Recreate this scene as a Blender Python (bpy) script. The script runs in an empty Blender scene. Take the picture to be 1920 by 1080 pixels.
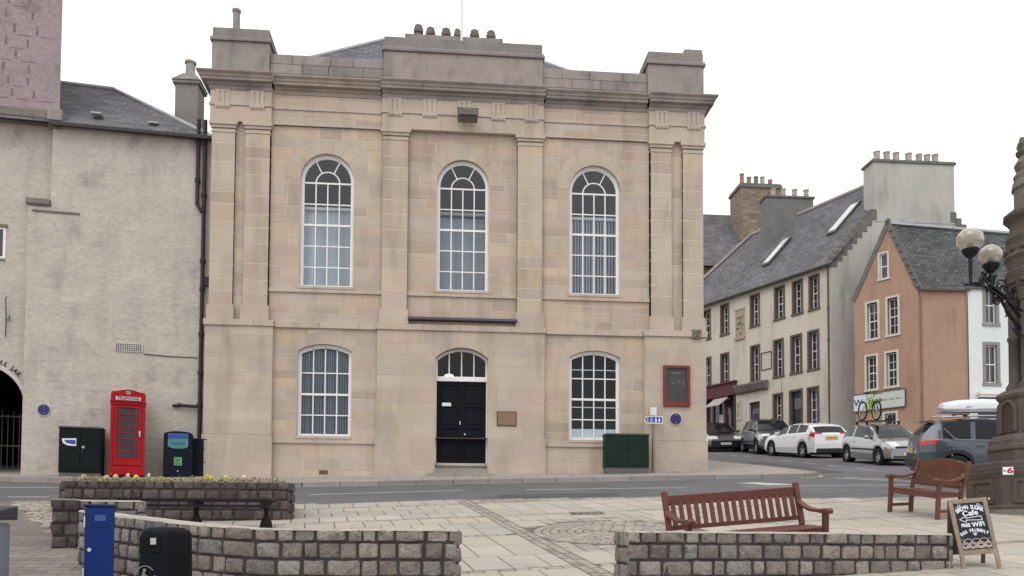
import bpy, bmesh, math, random
from mathutils import Matrix, Vector, noise as mnoise
R = math.radians
PI = math.pi
random.seed(7)
scene = bpy.context.scene
COL = scene.collection

# ------------------------------------------------------------------ camera
cam_d = bpy.data.cameras.new("camera")
cam = bpy.data.objects.new("camera", cam_d)
COL.objects.link(cam)
yaw, pitch, roll = 0.08554634, 0.04007760, 0.00491845
F_PX, PPY = 1550.0, 940.04
rt = Vector((math.cos(yaw), -math.sin(yaw), 0))
fw0 = Vector((math.sin(yaw), math.cos(yaw), 0))
up0 = Vector((0, 0, 1))
fwd = fw0*math.cos(pitch) + up0*math.sin(pitch)
up2 = up0*math.cos(pitch) - fw0*math.sin(pitch)
rr = rt*math.cos(roll) + up2*math.sin(roll)
uu = up2*math.cos(roll) - rt*math.sin(roll)
m = Matrix((rr, uu, -fwd)).transposed().to_4x4()
m.translation = Vector((0, 0, 1.6))
cam.matrix_world = m
cam_d.sensor_fit = 'HORIZONTAL'
cam_d.sensor_width = 36.0
cam_d.lens = F_PX/1920*36
cam_d.shift_y = (PPY-540)/1920
cam_d.clip_end = 2000
scene.camera = cam

# ------------------------------------------------------------------ sky, sun, exposure (overcast)
w = bpy.data.worlds.new("World"); scene.world = w; w.use_nodes = True
nt = w.node_tree; nt.nodes.clear()
wo = nt.nodes.new('ShaderNodeOutputWorld'); bg = nt.nodes.new('ShaderNodeBackground')
sky = nt.nodes.new('ShaderNodeTexSky'); sky.sky_type = 'NISHITA'; sky.sun_disc = False
sky.sun_elevation = R(52); sky.sun_rotation = R(215); sky.dust_density = 3
mx = nt.nodes.new('ShaderNodeMixRGB'); mx.inputs[0].default_value = 0.93
mx.inputs[2].default_value = (11.0, 11.0, 11.2, 1)     # cloud deck
nt.links.new(sky.outputs[0], mx.inputs[1]); nt.links.new(mx.outputs[0], bg.inputs[0])
bg.inputs[1].default_value = 0.12
nt.links.new(bg.outputs[0], wo.inputs[0])
sd = bpy.data.lights.new("sun", 'SUN'); sd.energy = 0.9; sd.angle = R(40); sd.color = (1, .96, .9)
so = bpy.data.objects.new("sun", sd); COL.objects.link(so)
# sun behind the photographer's left shoulder, high, veiled by cloud
az, el = R(215), R(52)
dirv = Vector((math.sin(az)*math.cos(el), math.cos(az)*math.cos(el), math.sin(el)))
so.rotation_euler = dirv.to_track_quat('Z', 'Y').to_euler()
scene.view_settings.view_transform = 'Standard'
scene.view_settings.look = 'None'
scene.view_settings.exposure = 0.0
scene.view_settings.gamma = 1.0

# ------------------------------------------------------------------ materials
MATS = {}
def mat(name, col, rough=.85, var=.12, scale=1.5, fine=.08, fscale=30, bump=0., bscale=60, metal=0.,
        attr=False, spec=.3, stretch=None, stain=None, tex=None, emit=None, streak=0., spots=0.):
    """procedural painted / stone / metal surface. tex=(kind, w, h, mortar, mortarcol)"""
    if name in MATS: return MATS[name]
    M = bpy.data.materials.new(name); M.use_nodes = True
    n = M.node_tree.nodes; l = M.node_tree.links; n.clear()
    out = n.new('ShaderNodeOutputMaterial'); p = n.new('ShaderNodeBsdfPrincipled')
    l.new(p.outputs[0], out.inputs[0])
    p.inputs['Roughness'].default_value = rough; p.inputs['Metallic'].default_value = metal
    p.inputs['Specular IOR Level'].default_value = spec
    tc = n.new('ShaderNodeTexCoord')
    vec = tc.outputs['Object']
    if stretch:
        mp = n.new('ShaderNodeMapping'); mp.inputs['Scale'].default_value = stretch
        l.new(vec, mp.inputs[0]); vec = mp.outputs[0]
    def noise(s, det=4):
        k = n.new('ShaderNodeTexNoise'); k.inputs['Scale'].default_value = s; k.inputs['Detail'].default_value = det
        l.new(vec, k.inputs['Vector']); return k.outputs['Fac']
    def maprange(o, a, b, c0=.25, c1=.75):
        k = n.new('ShaderNodeMapRange'); l.new(o, k.inputs[0])
        k.inputs[1].default_value = c0; k.inputs[2].default_value = c1
        k.inputs[3].default_value = a; k.inputs[4].default_value = b; return k.outputs[0]
    def mul(a, b):
        k = n.new('ShaderNodeMath'); k.operation = 'MULTIPLY'; l.new(a, k.inputs[0]); l.new(b, k.inputs[1]); return k.outputs[0]
    f = mul(maprange(noise(scale, 5), 1-var, 1+var), maprange(noise(fscale, 3), 1-fine, 1+fine))
    base = n.new('ShaderNodeRGB'); base.outputs[0].default_value = (*col, 1); cur = base.outputs[0]
    hgt = None
    if attr:
        at = n.new('ShaderNodeAttribute'); at.attribute_name = 'tint'
        k = n.new('ShaderNodeMixRGB'); k.blend_type = 'MULTIPLY'; k.inputs[0].default_value = 1
        l.new(cur, k.inputs[1]); l.new(at.outputs['Color'], k.inputs[2]); cur = k.outputs[0]
    if tex:
        kind, bw, bh, mo, mc, cv = tex
        b = n.new('ShaderNodeTexBrick'); b.inputs['Scale'].default_value = 1
        b.inputs['Brick Width'].default_value = bw; b.inputs['Row Height'].default_value = bh
        b.inputs['Mortar Size'].default_value = mo; b.inputs['Mortar Smooth'].default_value = .1
        uvn = n.new('ShaderNodeUVMap'); uvn.uv_map = 'UVMap'
        wn = n.new('ShaderNodeTexNoise'); wn.inputs['Scale'].default_value = 2.2; l.new(uvn.outputs[0], wn.inputs['Vector'])
        va = n.new('ShaderNodeVectorMath'); va.operation = 'MULTIPLY_ADD'; l.new(wn.outputs['Color'], va.inputs[0])
        va.inputs[1].default_value = (bw*.14, bh*.14, 0); l.new(uvn.outputs[0], va.inputs[2])
        l.new(va.outputs[0], b.inputs['Vector'])
        b.inputs['Color1'].default_value = (1-cv, 1-cv, 1-cv, 1); b.inputs['Color2'].default_value = (1+cv, 1+cv, 1+cv*.9, 1)
        b.inputs['Mortar'].default_value = (*mc, 1)
        k = n.new('ShaderNodeMixRGB'); k.blend_type = 'MULTIPLY'; k.inputs[0].default_value = 1
        l.new(cur, k.inputs[1]); l.new(b.outputs['Color'], k.inputs[2]); cur = k.outputs[0]
        inv = n.new('ShaderNodeMath'); inv.operation = 'SUBTRACT'; inv.inputs[0].default_value = 1
        l.new(b.outputs['Fac'], inv.inputs[1]); hgt = inv.outputs[0]
    if stain:
        scol, ss, sx, thr = stain
        mp2 = n.new('ShaderNodeMapping'); mp2.inputs['Scale'].default_value = sx
        l.new(tc.outputs['Object'], mp2.inputs[0])
        k = n.new('ShaderNodeTexNoise'); k.inputs['Scale'].default_value = ss; k.inputs['Detail'].default_value = 6
        l.new(mp2.outputs[0], k.inputs['Vector'])
        mr = maprange(k.outputs['Fac'], 0, 1, thr, thr+.22)
        mm = n.new('ShaderNodeMixRGB'); l.new(mr, mm.inputs[0]); l.new(cur, mm.inputs[1])
        mm.inputs[2].default_value = (*scol, 1); cur = mm.outputs[0]
    for amt, sc_, sx_, lo, hi in ((streak, 2.2, (1, 1, .13), .52, .74), (spots, 9, (1, 1, 1), .66, .70)):
        if amt <= 0: continue       # rain streaks / gum and lichen spots: marks with a shape of their own
        mp3 = n.new('ShaderNodeMapping'); mp3.inputs['Scale'].default_value = sx_; mp3.inputs['Location'].default_value = (3.7, 1.3, 8.1)
        l.new(tc.outputs['Object'], mp3.inputs[0])
        k3 = n.new('ShaderNodeTexNoise'); k3.inputs['Scale'].default_value = sc_; k3.inputs['Detail'].default_value = 7; k3.inputs['Roughness'].default_value = .62
        l.new(mp3.outputs[0], k3.inputs['Vector'])
        m3 = n.new('ShaderNodeMixRGB'); m3.blend_type = 'MULTIPLY'; l.new(maprange(k3.outputs['Fac'], 0, amt, lo, hi), m3.inputs[0]); l.new(cur, m3.inputs[1])
        m3.inputs[2].default_value = (.55, .52, .50, 1); cur = m3.outputs[0]
    vm = n.new('ShaderNodeVectorMath'); vm.operation = 'SCALE'; l.new(cur, vm.inputs[0]); l.new(f, vm.inputs['Scale'])
    l.new(vm.outputs[0], p.inputs['Base Color'])
    if bump > 0:
        bn = n.new('ShaderNodeBump'); bn.inputs['Strength'].default_value = 1; bn.inputs['Distance'].default_value = bump
        nz = noise(bscale, 5)
        if hgt is not None:
            ad = n.new('ShaderNodeMath'); ad.operation = 'MULTIPLY_ADD'; l.new(nz, ad.inputs[0]); ad.inputs[1].default_value = .5
            l.new(hgt, ad.inputs[2]); nz = ad.outputs[0]
        l.new(nz, bn.inputs['Height']); l.new(bn.outputs[0], p.inputs['Normal'])
    if emit:
        p.inputs['Emission Color'].default_value = (*emit[0], 1); p.inputs['Emission Strength'].default_value = emit[1]
    MATS[name] = M; return M

def glass_mat(name, tint=(.86, .92, .95), clear=.97, extra=.03):
    M = bpy.data.materials.new(name); M.use_nodes = True
    n = M.node_tree.nodes; l = M.node_tree.links; n.clear()
    out = n.new('ShaderNodeOutputMaterial'); t = n.new('ShaderNodeBsdfTransparent'); g = n.new('ShaderNodeBsdfGlossy')
    t.inputs[0].default_value = (*[c*clear for c in tint], 1)
    g.inputs['Roughness'].default_value = .04
    fr = n.new('ShaderNodeFresnel'); fr.inputs[0].default_value = 1.52
    mr = n.new('ShaderNodeMath'); mr.operation = 'MULTIPLY_ADD'; mr.inputs[1].default_value = 1.0; mr.inputs[2].default_value = extra
    l.new(fr.outputs[0], mr.inputs[0])
    # old panes are never quite flat
    tc = n.new('ShaderNodeTexCoord'); nz = n.new('ShaderNodeTexNoise'); nz.inputs['Scale'].default_value = 2.5
    l.new(tc.outputs['Object'], nz.inputs['Vector']); b = n.new('ShaderNodeBump'); b.inputs['Distance'].default_value = .01
    l.new(nz.outputs['Fac'], b.inputs['Height']); l.new(b.outputs[0], g.inputs['Normal'])
    mxs = n.new('ShaderNodeMixShader'); l.new(mr.outputs[0], mxs.inputs[0]); l.new(t.outputs[0], mxs.inputs[1]); l.new(g.outputs[0], mxs.inputs[2])
    l.new(mxs.outputs[0], out.inputs[0]); return M

# ------------------------------------------------------------------ mesh builder
W = {}      # world matrices of the things (kept by hand so nothing needs a view-layer update)
def lerp(a, b, t): return a+(b-a)*t
class MB:
    def __init__(s): s.v = []; s.f = []; s.t = []; s.mi = []; s.T = Matrix(); s.tint = (1, 1, 1); s.cur = 0
    def add(s, vs, fs, tint=None):
        o = len(s.v)
        s.v += [s.T @ Vector(p) for p in vs]
        for f in fs:
            s.f.append([i+o for i in f]); s.t.append(tint or s.tint); s.mi.append(s.cur)
        return s
    def box(s, x0, x1, y0, y1, z0, z1, tint=None, skip=()):
        v = [(x0, y0, z0), (x1, y0, z0), (x1, y1, z0), (x0, y1, z0), (x0, y0, z1), (x1, y0, z1), (x1, y1, z1), (x0, y1, z1)]
        F = {'b': (0, 3, 2, 1), 't': (4, 5, 6, 7), 'f': (0, 1, 5, 4), 'r': (1, 2, 6, 5), 'k': (2, 3, 7, 6), 'l': (3, 0, 4, 7)}
        return s.add(v, [F[k] for k in F if k not in skip], tint)
    def bar(s, a, b, wd, ht, tint=None, up=(0, 0, 1)):
        a, b = Vector(a), Vector(b); d = (b-a).normalized(); upv = Vector(up)
        if abs(d.dot(upv)) > .98: upv = Vector((0, 1, 0))
        sx = d.cross(upv).normalized()*wd/2; sz = sx.cross(d).normalized()*ht/2
        v = [a-sx-sz, a+sx-sz, a+sx+sz, a-sx+sz, b-sx-sz, b+sx-sz, b+sx+sz, b-sx+sz]
        return s.add(v, [(0, 1, 2, 3), (7, 6, 5, 4), (0, 4, 5, 1), (1, 5, 6, 2), (2, 6, 7, 3), (3, 7, 4, 0)], tint)
    def tube(s, pts, r, n=8, cap=True, close=False):
        pts = [Vector(p) for p in pts]; N = len(pts); rs = r if isinstance(r, (list, tuple)) else [r]*N
        vs = []; prev = None
        for i, p in enumerate(pts):
            if close: d = pts[(i+1) % N]-pts[i-1]
            else: d = (pts[min(i+1, N-1)]-pts[max(i-1, 0)])
            d = d.normalized()
            if prev is None: a = d.orthogonal().normalized()
            else:
                a = (prev-d*prev.dot(d)); a = a.normalized() if a.length > 1e-6 else d.orthogonal().normalized()
            prev = a; b = d.cross(a)
            for k in range(n):
                t = 2*PI*k/n; vs.append(p+(a*math.cos(t)+b*math.sin(t))*rs[i])
        fs = []
        for i in range(N if close else N-1):
            for k in range(n):
                j = (i+1) % N
                fs.append((i*n+k, i*n+(k+1) % n, j*n+(k+1) % n, j*n+k))
        if cap and not close: fs += [tuple(range(n))[::-1], tuple((N-1)*n+k for k in range(n))]
        return s.add(vs, fs)
    def lathe(s, prof, c=(0, 0, 0), n=24, axis='z', a0=0, cap=True):
        vs = []
        for (r, h) in prof:
            for k in range(n):
                t = a0+2*PI*k/n
                if axis == 'z': vs.append((c[0]+r*math.cos(t), c[1]+r*math.sin(t), c[2]+h))
                elif axis == 'y': vs.append((c[0]+r*math.cos(t), c[1]+h, c[2]+r*math.sin(t)))
                else: vs.append((c[0]+h, c[1]+r*math.cos(t), c[2]+r*math.sin(t)))
        fs = []
        for i in range(len(prof)-1):
            for k in range(n): fs.append((i*n+k, i*n+(k+1) % n, (i+1)*n+(k+1) % n, (i+1)*n+k))
        if cap: fs += [tuple(range(n))[::-1], tuple((len(prof)-1)*n+k for k in range(n))]
        return s.add(vs, fs)
    def sphere(s, c, r, n=12, sq=(1, 1, 1)):
        pr = [(max(1e-4, r*math.sin(PI*i/n)), -r*math.cos(PI*i/n)) for i in range(n+1)]
        o = len(s.v); s.lathe(pr, (0, 0, 0), n*2, cap=False)
        Ti = s.T.inverted()
        for i in range(o, len(s.v)):
            q = Ti @ s.v[i]; s.v[i] = s.T @ Vector((c[0]+q.x*sq[0], c[1]+q.y*sq[1], c[2]+q.z*sq[2]))
        return s
    def prism(s, poly, y0, y1, tint=None):
        """poly in (x,z), extruded along y"""
        n = len(poly); vs = [(x, y0, z) for x, z in poly]+[(x, y1, z) for x, z in poly]
        fs = [tuple(range(n)), tuple(range(2*n-1, n-1, -1))]+[(i, n+i, n+(i+1) % n, (i+1) % n) for i in range(n)]
        return s.add(vs, fs, tint)
    def prism_z(s, poly, z0, z1, tint=None):
        n = len(poly); vs = [(x, y, z0) for x, y in poly]+[(x, y, z1) for x, y in poly]
        fs = [tuple(range(n))[::-1], tuple(range(n, 2*n))]+[(i, (i+1) % n, n+(i+1) % n, n+i) for i in range(n)]
        return s.add(vs, fs, tint)
    def prism_x(s, poly, x0, x1, tint=None):
        """poly in (y,z) extruded along x"""
        n = len(poly); vs = [(x0, y, z) for y, z in poly]+[(x1, y, z) for y, z in poly]
        fs = [tuple(range(n)), tuple(range(2*n-1, n-1, -1))]+[(i, n+i, n+(i+1) % n, (i+1) % n) for i in range(n)]
        return s.add(vs, fs, tint)
    def build(s, name, mats, parent=None, M=None, smooth=False, bevel=0, segs=2, auto=None):
        """M: frame the vertices are given in (defaults to the parent's frame)"""
        me = bpy.data.meshes.new(name)
        PW = W[parent.name] if parent else Matrix()
        X = PW.inverted() @ M if M is not None else Matrix()
        vs = [X @ v for v in s.v]
        me.from_pydata([tuple(v) for v in vs], [], s.f)
        if not isinstance(mats, (list, tuple)): mats = [mats]
        for q in mats: me.materials.append(q)
        me.polygons.foreach_set('material_index', s.mi)
        bm = bmesh.new(); bm.from_mesh(me); bmesh.ops.recalc_face_normals(bm, faces=bm.faces)
        ul = bm.loops.layers.uv.new('UVMap'); cl_ = bm.loops.layers.float_color.new('tint')
        for f in bm.faces:
            nn = f.normal
            if abs(nn.z) > .985: a = Vector((1, 0, 0)); b = Vector((0, 1, 0))
            else:
                a = Vector((-nn.y, nn.x, 0)).normalized(); b = nn.cross(a).normalized()
            c = (*s.t[f.index], 1); f.smooth = smooth
            for lp in f.loops:
                q = lp.vert.co; lp[ul].uv = (q.dot(a), q.dot(b)); lp[cl_] = c
        bm.to_mesh(me); bm.free()
        if auto is not None: me.set_sharp_from_angle(angle=R(auto))
        o = bpy.data.objects.new(name, me); COL.objects.link(o)
        if parent: o.parent = parent
        W[o.name] = PW.copy()
        if bevel:
            bv = o.modifiers.new('bevel', 'BEVEL'); bv.width = bevel; bv.segments = segs; bv.limit_method = 'ANGLE'; bv.angle_limit = R(40)
        return o
def thing(name, label, cat, M=None, group=None):
    o = bpy.data.objects.new(name, None); COL.objects.link(o); o.empty_display_size = .2
    M = M or Matrix(); o.matrix_world = M; W[o.name] = M.copy()
    o['label'] = label; o['category'] = cat
    if group: o['group'] = group
    return o
def tag(o, label, cat, group=None):
    o['label'] = label; o['category'] = cat
    if group: o['group'] = group
    return o
def loc(x, y, z, rz=0, tilt=False):
    M = Matrix.Translation((x, y, z))
    if tilt:   # stand square on the sloping square
        c_, s_ = math.cos(rz), math.sin(rz)
        X = Vector((c_, s_, (g(x+c_*.5, y+s_*.5)-g(x-c_*.5, y-s_*.5)))).normalized()
        Yv = Vector((-s_, c_, (g(x-s_*.5, y+c_*.5)-g(x+s_*.5, y-c_*.5)))).normalized()
        Z = X.cross(Yv).normalized(); Yv = Z.cross(X)
        m_ = Matrix((X, Yv, Z)).transposed().to_4x4(); m_.translation = Vector((x, y, z)); M = m_
    else: M = M @ Matrix.Rotation(rz, 4, 'Z')
    return M
def frame(px, py, dx, dy, pz=0):
    d = Vector((dx, dy, 0)).normalized(); y = Vector((-d.y, d.x, 0))
    M = Matrix((d, y, Vector((0, 0, 1)))).transposed().to_4x4(); M.translation = Vector((px, py, pz)); return M
def text_mb(mb, s, size, M, ext=.002, sx=1.0, bold=0):
    cu = bpy.data.curves.new('t', 'FONT'); cu.body = s; cu.size = size; cu.extrude = ext; cu.align_x = 'CENTER'; cu.align_y = 'CENTER'
    cu.resolution_u = 2; cu.offset = bold
    ob = bpy.data.objects.new('t', cu); COL.objects.link(ob)
    dg = bpy.context.evaluated_depsgraph_get(); me = bpy.data.meshes.new_from_object(ob.evaluated_get(dg))
    X = M @ Matrix.Rotation(R(90), 4, 'X') @ Matrix.Scale(sx, 4, (1, 0, 0))
    mb.add([X @ v.co for v in me.vertices], [tuple(p.vertices) for p in me.polygons])
    bpy.data.objects.remove(ob); bpy.data.curves.remove(cu); bpy.data.meshes.remove(me)

# ------------------------------------------------------------------ terrain
def g(X, Y): return -.177+.1435*min(Y, 22)+.13*min(max(Y-22, 0), 45)+.026*max(X, -4)
def sheet(name, pts, off, m_, kind='structure', skirt=0):
    bm = bmesh.new(); vs = [bm.verts.new((x, y, 0)) for x, y in pts]; bm.faces.new(vs)
    for co, no in (((-4, 0, 0), (1, 0, 0)), ((0, 22, 0), (0, 1, 0)), ((0, 67, 0), (0, 1, 0))):
        bmesh.ops.bisect_plane(bm, geom=bm.verts[:]+bm.edges[:]+bm.faces[:], plane_co=co, plane_no=no)
    bmesh.ops.triangulate(bm, faces=bm.faces)
    for v in bm.verts: v.co.z = g(v.co.x, v.co.y)+off
    if skirt:
        be = [e for e in bm.edges if len(e.link_faces) == 1]
        r = bmesh.ops.extrude_edge_only(bm, edges=be)
        for v in [q for q in r['geom'] if isinstance(q, bmesh.types.BMVert)]: v.co.z -= skirt
    bmesh.ops.recalc_face_normals(bm, faces=bm.faces)
    me = bpy.data.meshes.new(name); uv = bm.loops.layers.uv.new('UVMap')
    for f in bm.faces:
        for lp in f.loops: lp[uv].uv = (lp.vert.co.x, lp.vert.co.y)
    bm.to_mesh(me); bm.free(); me.materials.append(m_)
    o = bpy.data.objects.new(name, me); COL.objects.link(o); W[o.name] = Matrix()
    if kind: o['kind'] = kind
    return o
def tiles(mb, ox, oy, ang, rects, off, gap=.012, th=.02, cols=((1, 1, 1),), jit=.0):
    """flat stones on the ground: rects in a local (u,v) frame"""
    ca, sa = math.cos(ang), math.sin(ang)
    for (u0, u1, v0, v1) in rects:
        q = [(u0+gap/2, v0+gap/2), (u1-gap/2, v0+gap/2), (u1-gap/2, v1-gap/2), (u0+gap/2, v1-gap/2)]
        dz = random.uniform(-jit, jit)
        top = []
        for u, v in q:
            X = ox+u*ca-v*sa; Y = oy+u*sa+v*ca; top.append((X, Y, g(X, Y)+off+dz))
        base = random.choice(cols); k = random.uniform(.93, 1.07)
        vs = top+[(x, y, z-th) for x, y, z in top]
        mb.add(vs, [(0, 1, 2, 3), (0, 4, 5, 1), (1, 5, 6, 2), (2, 6, 7, 3), (3, 7, 4, 0)], tuple(c*k for c in base))

M_asph = mat('asphalt', (.13, .127, .132), .9, .16, .5, .18, 60, .004, 120, spec=.35, stain=((.075, .073, .08), 1.1, (.6, 2.2, 1), .56))
M_ground = mat('earth', (.16, .14, .12), .95, .2, .3)
M_slab = mat('paving_slab', (.415, .38, .325), .85, .10, .8, .1, 40, .003, 60, attr=True, stain=((.31, .28, .24), 1.6, (1, 1, 1), .57), spots=.7)
M_joint = mat('paving_joint', (.14, .125, .108), .95, .1, 2)
M_pave = mat('pavement_flags', (.34, .31, .275), .9, .12, 1, .1, 40, .003, 60, tex=('b', .9, .6, .012, (.45, .45, .45), .06))
M_brown = mat('brown_paviour', (.20, .172, .152), .9, .14, 1.2, .12, 40, .003, 60, tex=('b', .42, .21, .01, (.5, .5, .5), .13))
M_sett = mat('sett_stone', (.35, .325, .285), .85, .14, 3, .14, 50, .006, 60, attr=True)
M_kerb = mat('kerb_stone', (.36, .33, .31), .85, .12, 1, .1, 40, .004, 40)
M_white = mat('road_paint', (.47, .46, .44), .8, .12, 2, .15, 30, stain=((.22, .21, .21), 5, (1, 1, 1), .60))
M_yellow = mat('yellow_road_paint', (.55, .50, .28), .8, .15, 3, .15, 30, stain=((.22, .21, .2), 5, (1, 1, 1), .58))

# ground reaching the horizon
sheet('ground', [(-300, -40), (300, -40), (300, 400), (-300, 400)], -.06, M_ground)
sheet('road', [(-60, 14), (-9, 16.6), (-3, 16.4), (5, 16.6), (12, 15.6), (60, 13), (60, 60), (30, 66), (8, 66), (8, 22), (-60, 24.5)], .0, M_asph)
# square: joint bed, then individual flags
plaza_edge = [(-7.75, 16.98), (-2.9, 16.85), (.25, 17.2), (4.65, 17.12), (7.5, 16.3), (11.7, 15.95), (30, 14.6)]
sheet('plaza', [(-2.9, 3.0), (30, 3.0)]+plaza_edge[::-1]+[(-7.6, 16.6), (-7.6, 15.7), (-5.74, 12.79), (-4.2, 10.3), (-2.9, 8.6)], .02, M_joint, skirt=.1)
sheet('footpath', [(-30, 2.0), (-2.9, 2.0), (-2.9, 8.4), (-4.1, 10.3), (-5.74, 12.79), (-7.6, 15.7), (-8.1, 16.9), (-30, 17.5)], .03, M_brown, skirt=.12)
TH = math.atan2(.18, 1)*-1+R(0)          # the flags run slightly off square
def inside(x, y, poly):
    c = False; n = len(poly)
    for i in range(n):
        x1, y1 = poly[i]; x2, y2 = poly[(i+1) % n]
        if (y1 > y) != (y2 > y) and x < (x2-x1)*(y-y1)/(y2-y1)+x1: c = not c
    return c
pl_poly = [(-2.9, 3.0), (30, 3.0)]+plaza_edge[::-1]+[(-7.6, 16.6), (-7.6, 15.7), (-5.74, 12.79), (-4.2, 10.3), (-2.9, 8.6)]
A = math.atan2(1, -.163)-PI/2             # direction of the long joints
ca, sa = math.cos(A), math.sin(A)
def uvp(X, Y): dx, dy = X-1.19, Y-12.3; return dx*ca+dy*sa, -dx*sa+dy*ca
CC = uvp(2.55, 12.1); CR = 1.16
bands_v = [-5.2, -2.92, -.25, 1.95, 4.05]   # rows of little setts across
slab = MB(); setts = MB()
su, ss_ = [], []
def ok(u0, u1, v0, v1):
    for u, v in ((u0, v0), (u1, v0), (u1, v1), (u0, v1)):
        X = 1.19+u*ca-v*sa; Y = 12.3+u*sa+v*ca
        if not inside(X, Y, pl_poly) or X > 16: return False
        if abs(u-.0) < 2 and False: return False
    cu, cv = max(u0, min(CC[0], u1)), max(v0, min(CC[1], v1))
    return (cu-CC[0])**2+(cv-CC[1])**2 > CR**2
edges = [-9.2]+bands_v+[6.6]
for bi in range(len(edges)-1):
    v0 = edges[bi]+.075; v1 = edges[bi+1]-.075
    nr = max(1, round((v1-v0)/.72)); h = (v1-v0)/nr
    for r in range(nr):
        for side in (-1, 1):
            u = .13 if side > 0 else -.13
            o0 = random.choice((.0, .22)); first = True
            while abs(u) < 14:
                L_ = .46 if not first else .46-o0
                first = False; u2 = u+side*L_; a_, b_ = min(u, u2), max(u, u2)
                # split so that edges of the polygon stay tight
                if ok(a_, b_, v0+r*h, v0+(r+1)*h): su.append((a_, b_, v0+r*h, v0+(r+1)*h))
                else:
                    for i in range(2):
                        for j in range(4):
                            q = (lerp(a_, b_, i/2), lerp(a_, b_, (i+1)/2), v0+(r+j/4)*h, v0+(r+(j+1)/4)*h)
                            if ok(*q): ss_.append(q)
                u = u2
for v in bands_v:
    u = -10
    while u < 14:
        L_ = random.uniform(.14, .2)
        if abs(u+L_/2) > .2 and ok(u, u+L_, v-.07, v+.07): ss_.append((u, u+L_, v-.07, v+.07))
        u += L_
v = -9
while v < 4.9:                         # the ladder-like band of setts running to the hall
    for u in (-.125, 0.0):
        if ok(u, u+.125, v, v+.1): ss_.append((u, u+.125, v, v+.105))
    v += .11
tiles(slab, 1.19, 12.3, A, su, .028, .019, cols=((1, 1, 1), (1.03, 1, .96), (.95, .96, .98)), jit=.0015)
slab.build('paving_slabs', M_slab)['kind'] = 'structure'
tiles(setts, 1.19, 12.3, A, ss_, .026, .022, cols=((1, 1, 1), (.8, .78, .76), (1.12, 1.08, 1)), jit=.003)
# circle of setts in concentric rings
rr_ = .1
while rr_ < CR-.02:
    nn_ = max(6, int(2*PI*rr_/.16))
    for k in range(nn_):
        a0, a1 = 2*PI*k/nn_, 2*PI*(k+1)/nn_-.02/rr_
        vs = []
        for (r_, a_) in ((rr_, a0), (rr_+.1, a0), (rr_+.1, a1), (rr_, a1)):
            X = 2.55+r_*math.cos(a_); Y = 12.1+r_*math.sin(a_); vs.append((X, Y, g(X, Y)+.028))
        c = random.uniform(.8, 1.15); setts.add(vs+[(x, y, z-.03) for x, y, z in vs], [(0, 1, 2, 3), (0, 4, 5, 1), (1, 5, 6, 2), (2, 6, 7, 3), (3, 7, 4, 0)], (c, c*.98, c*.95))
    rr_ += .122
# patch of setts left of the raised bed and right of the plaza
def fill_setts(poly, off, s=.15):
    xs = [p[0] for p in poly]; ys = [p[1] for p in poly]; y = min(ys)
    rs = []
    while y < max(ys):
        x = min(xs)+random.uniform(-.1, 0)
        while x < max(xs):
            L_ = random.uniform(s, s*1.5)
            if inside(x+L_/2, y+s*.4, poly): rs.append((x, x+L_, y, y+s*.8))
            x += L_
        y += s*.8
    tiles(setts, 0, 0, 0, rs, off, .025, cols=((1, 1, 1), (1.15, 1.1, 1.02), (.85, .83, .8)), jit=.006)
TRI = [(-7.7, 15.9), (-5.8, 12.9), (-5.8, 17.0), (-8.5, 17.15)]
sheet('sett_bed', TRI, .024, M_joint)
fill_setts(TRI, .04)
setts.build('sett_paving', M_sett)['kind'] = 'structure'

# pavement round the hall (raised on a kerb)
K1 = [(-60, 26), (-14, 22.7), (-8, 21.9), (-3.5, 21.35), (.3, 21.45), (3, 21.6), (6, 21.75), (8.6, 21.7), (9.8, 21.75), (10.3, 22.1), (10.45, 22.8), (10.45, 26), (10.1, 30), (9.2, 36), (8.2, 46), (8, 60)]
sheet('pavement', K1+[(-60, 60)], .10, M_pave, skirt=.14)
mb = MB()
for (x0, y0), (x1, y1) in zip(K1[:-1], K1[1:]):
    n_ = max(1, int(math.hypot(x1-x0, y1-y0)/.9))
    for i in range(n_):
        a, b = (lerp(x0, x1, (i+.008)/n_), lerp(y0, y1, (i+.008)/n_)), (lerp(x0, x1, (i+.992)/n_), lerp(y0, y1, (i+.992)/n_))
        d = Vector((b[0]-a[0], b[1]-a[1], 0)).normalized(); nn = Vector((d.y, -d.x, 0))*.14
        q = [a, b, (b[0]+nn.x, b[1]+nn.y), (a[0]+nn.x, a[1]+nn.y)]
        t = random.uniform(.85, 1.1)
        top = [(x, y, g(a[0], a[1]) * .5 + g(b[0], b[1]) * .5 + .108 + (g(x, y)-(g(a[0], a[1])+g(b[0], b[1]))/2)) for x, y in q]
        mb.add(top+[(x, y, z-.2) for x, y, z in top], [(0, 1, 2, 3), (0, 4, 5, 1), (1, 5, 6, 2), (2, 6, 7, 3), (3, 7, 4, 0)], (t, t, t))
mb.build('kerb', mat('kerb_granite', (.27, .245, .235), .85, .12, 1, .12, 40, .004, 40, attr=True))['kind'] = 'structure'
# far pavement in front of the cream houses
K2 = [(16.9, 22.5), (17.2, 30), (17.3, 38), (15.8, 43), (13.9, 48), (12.5, 56), (40, 60), (60, 40), (60, 24), (22, 23.0)]
sheet('far_pavement', K2, .09, M_pave, skirt=.14)
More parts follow.
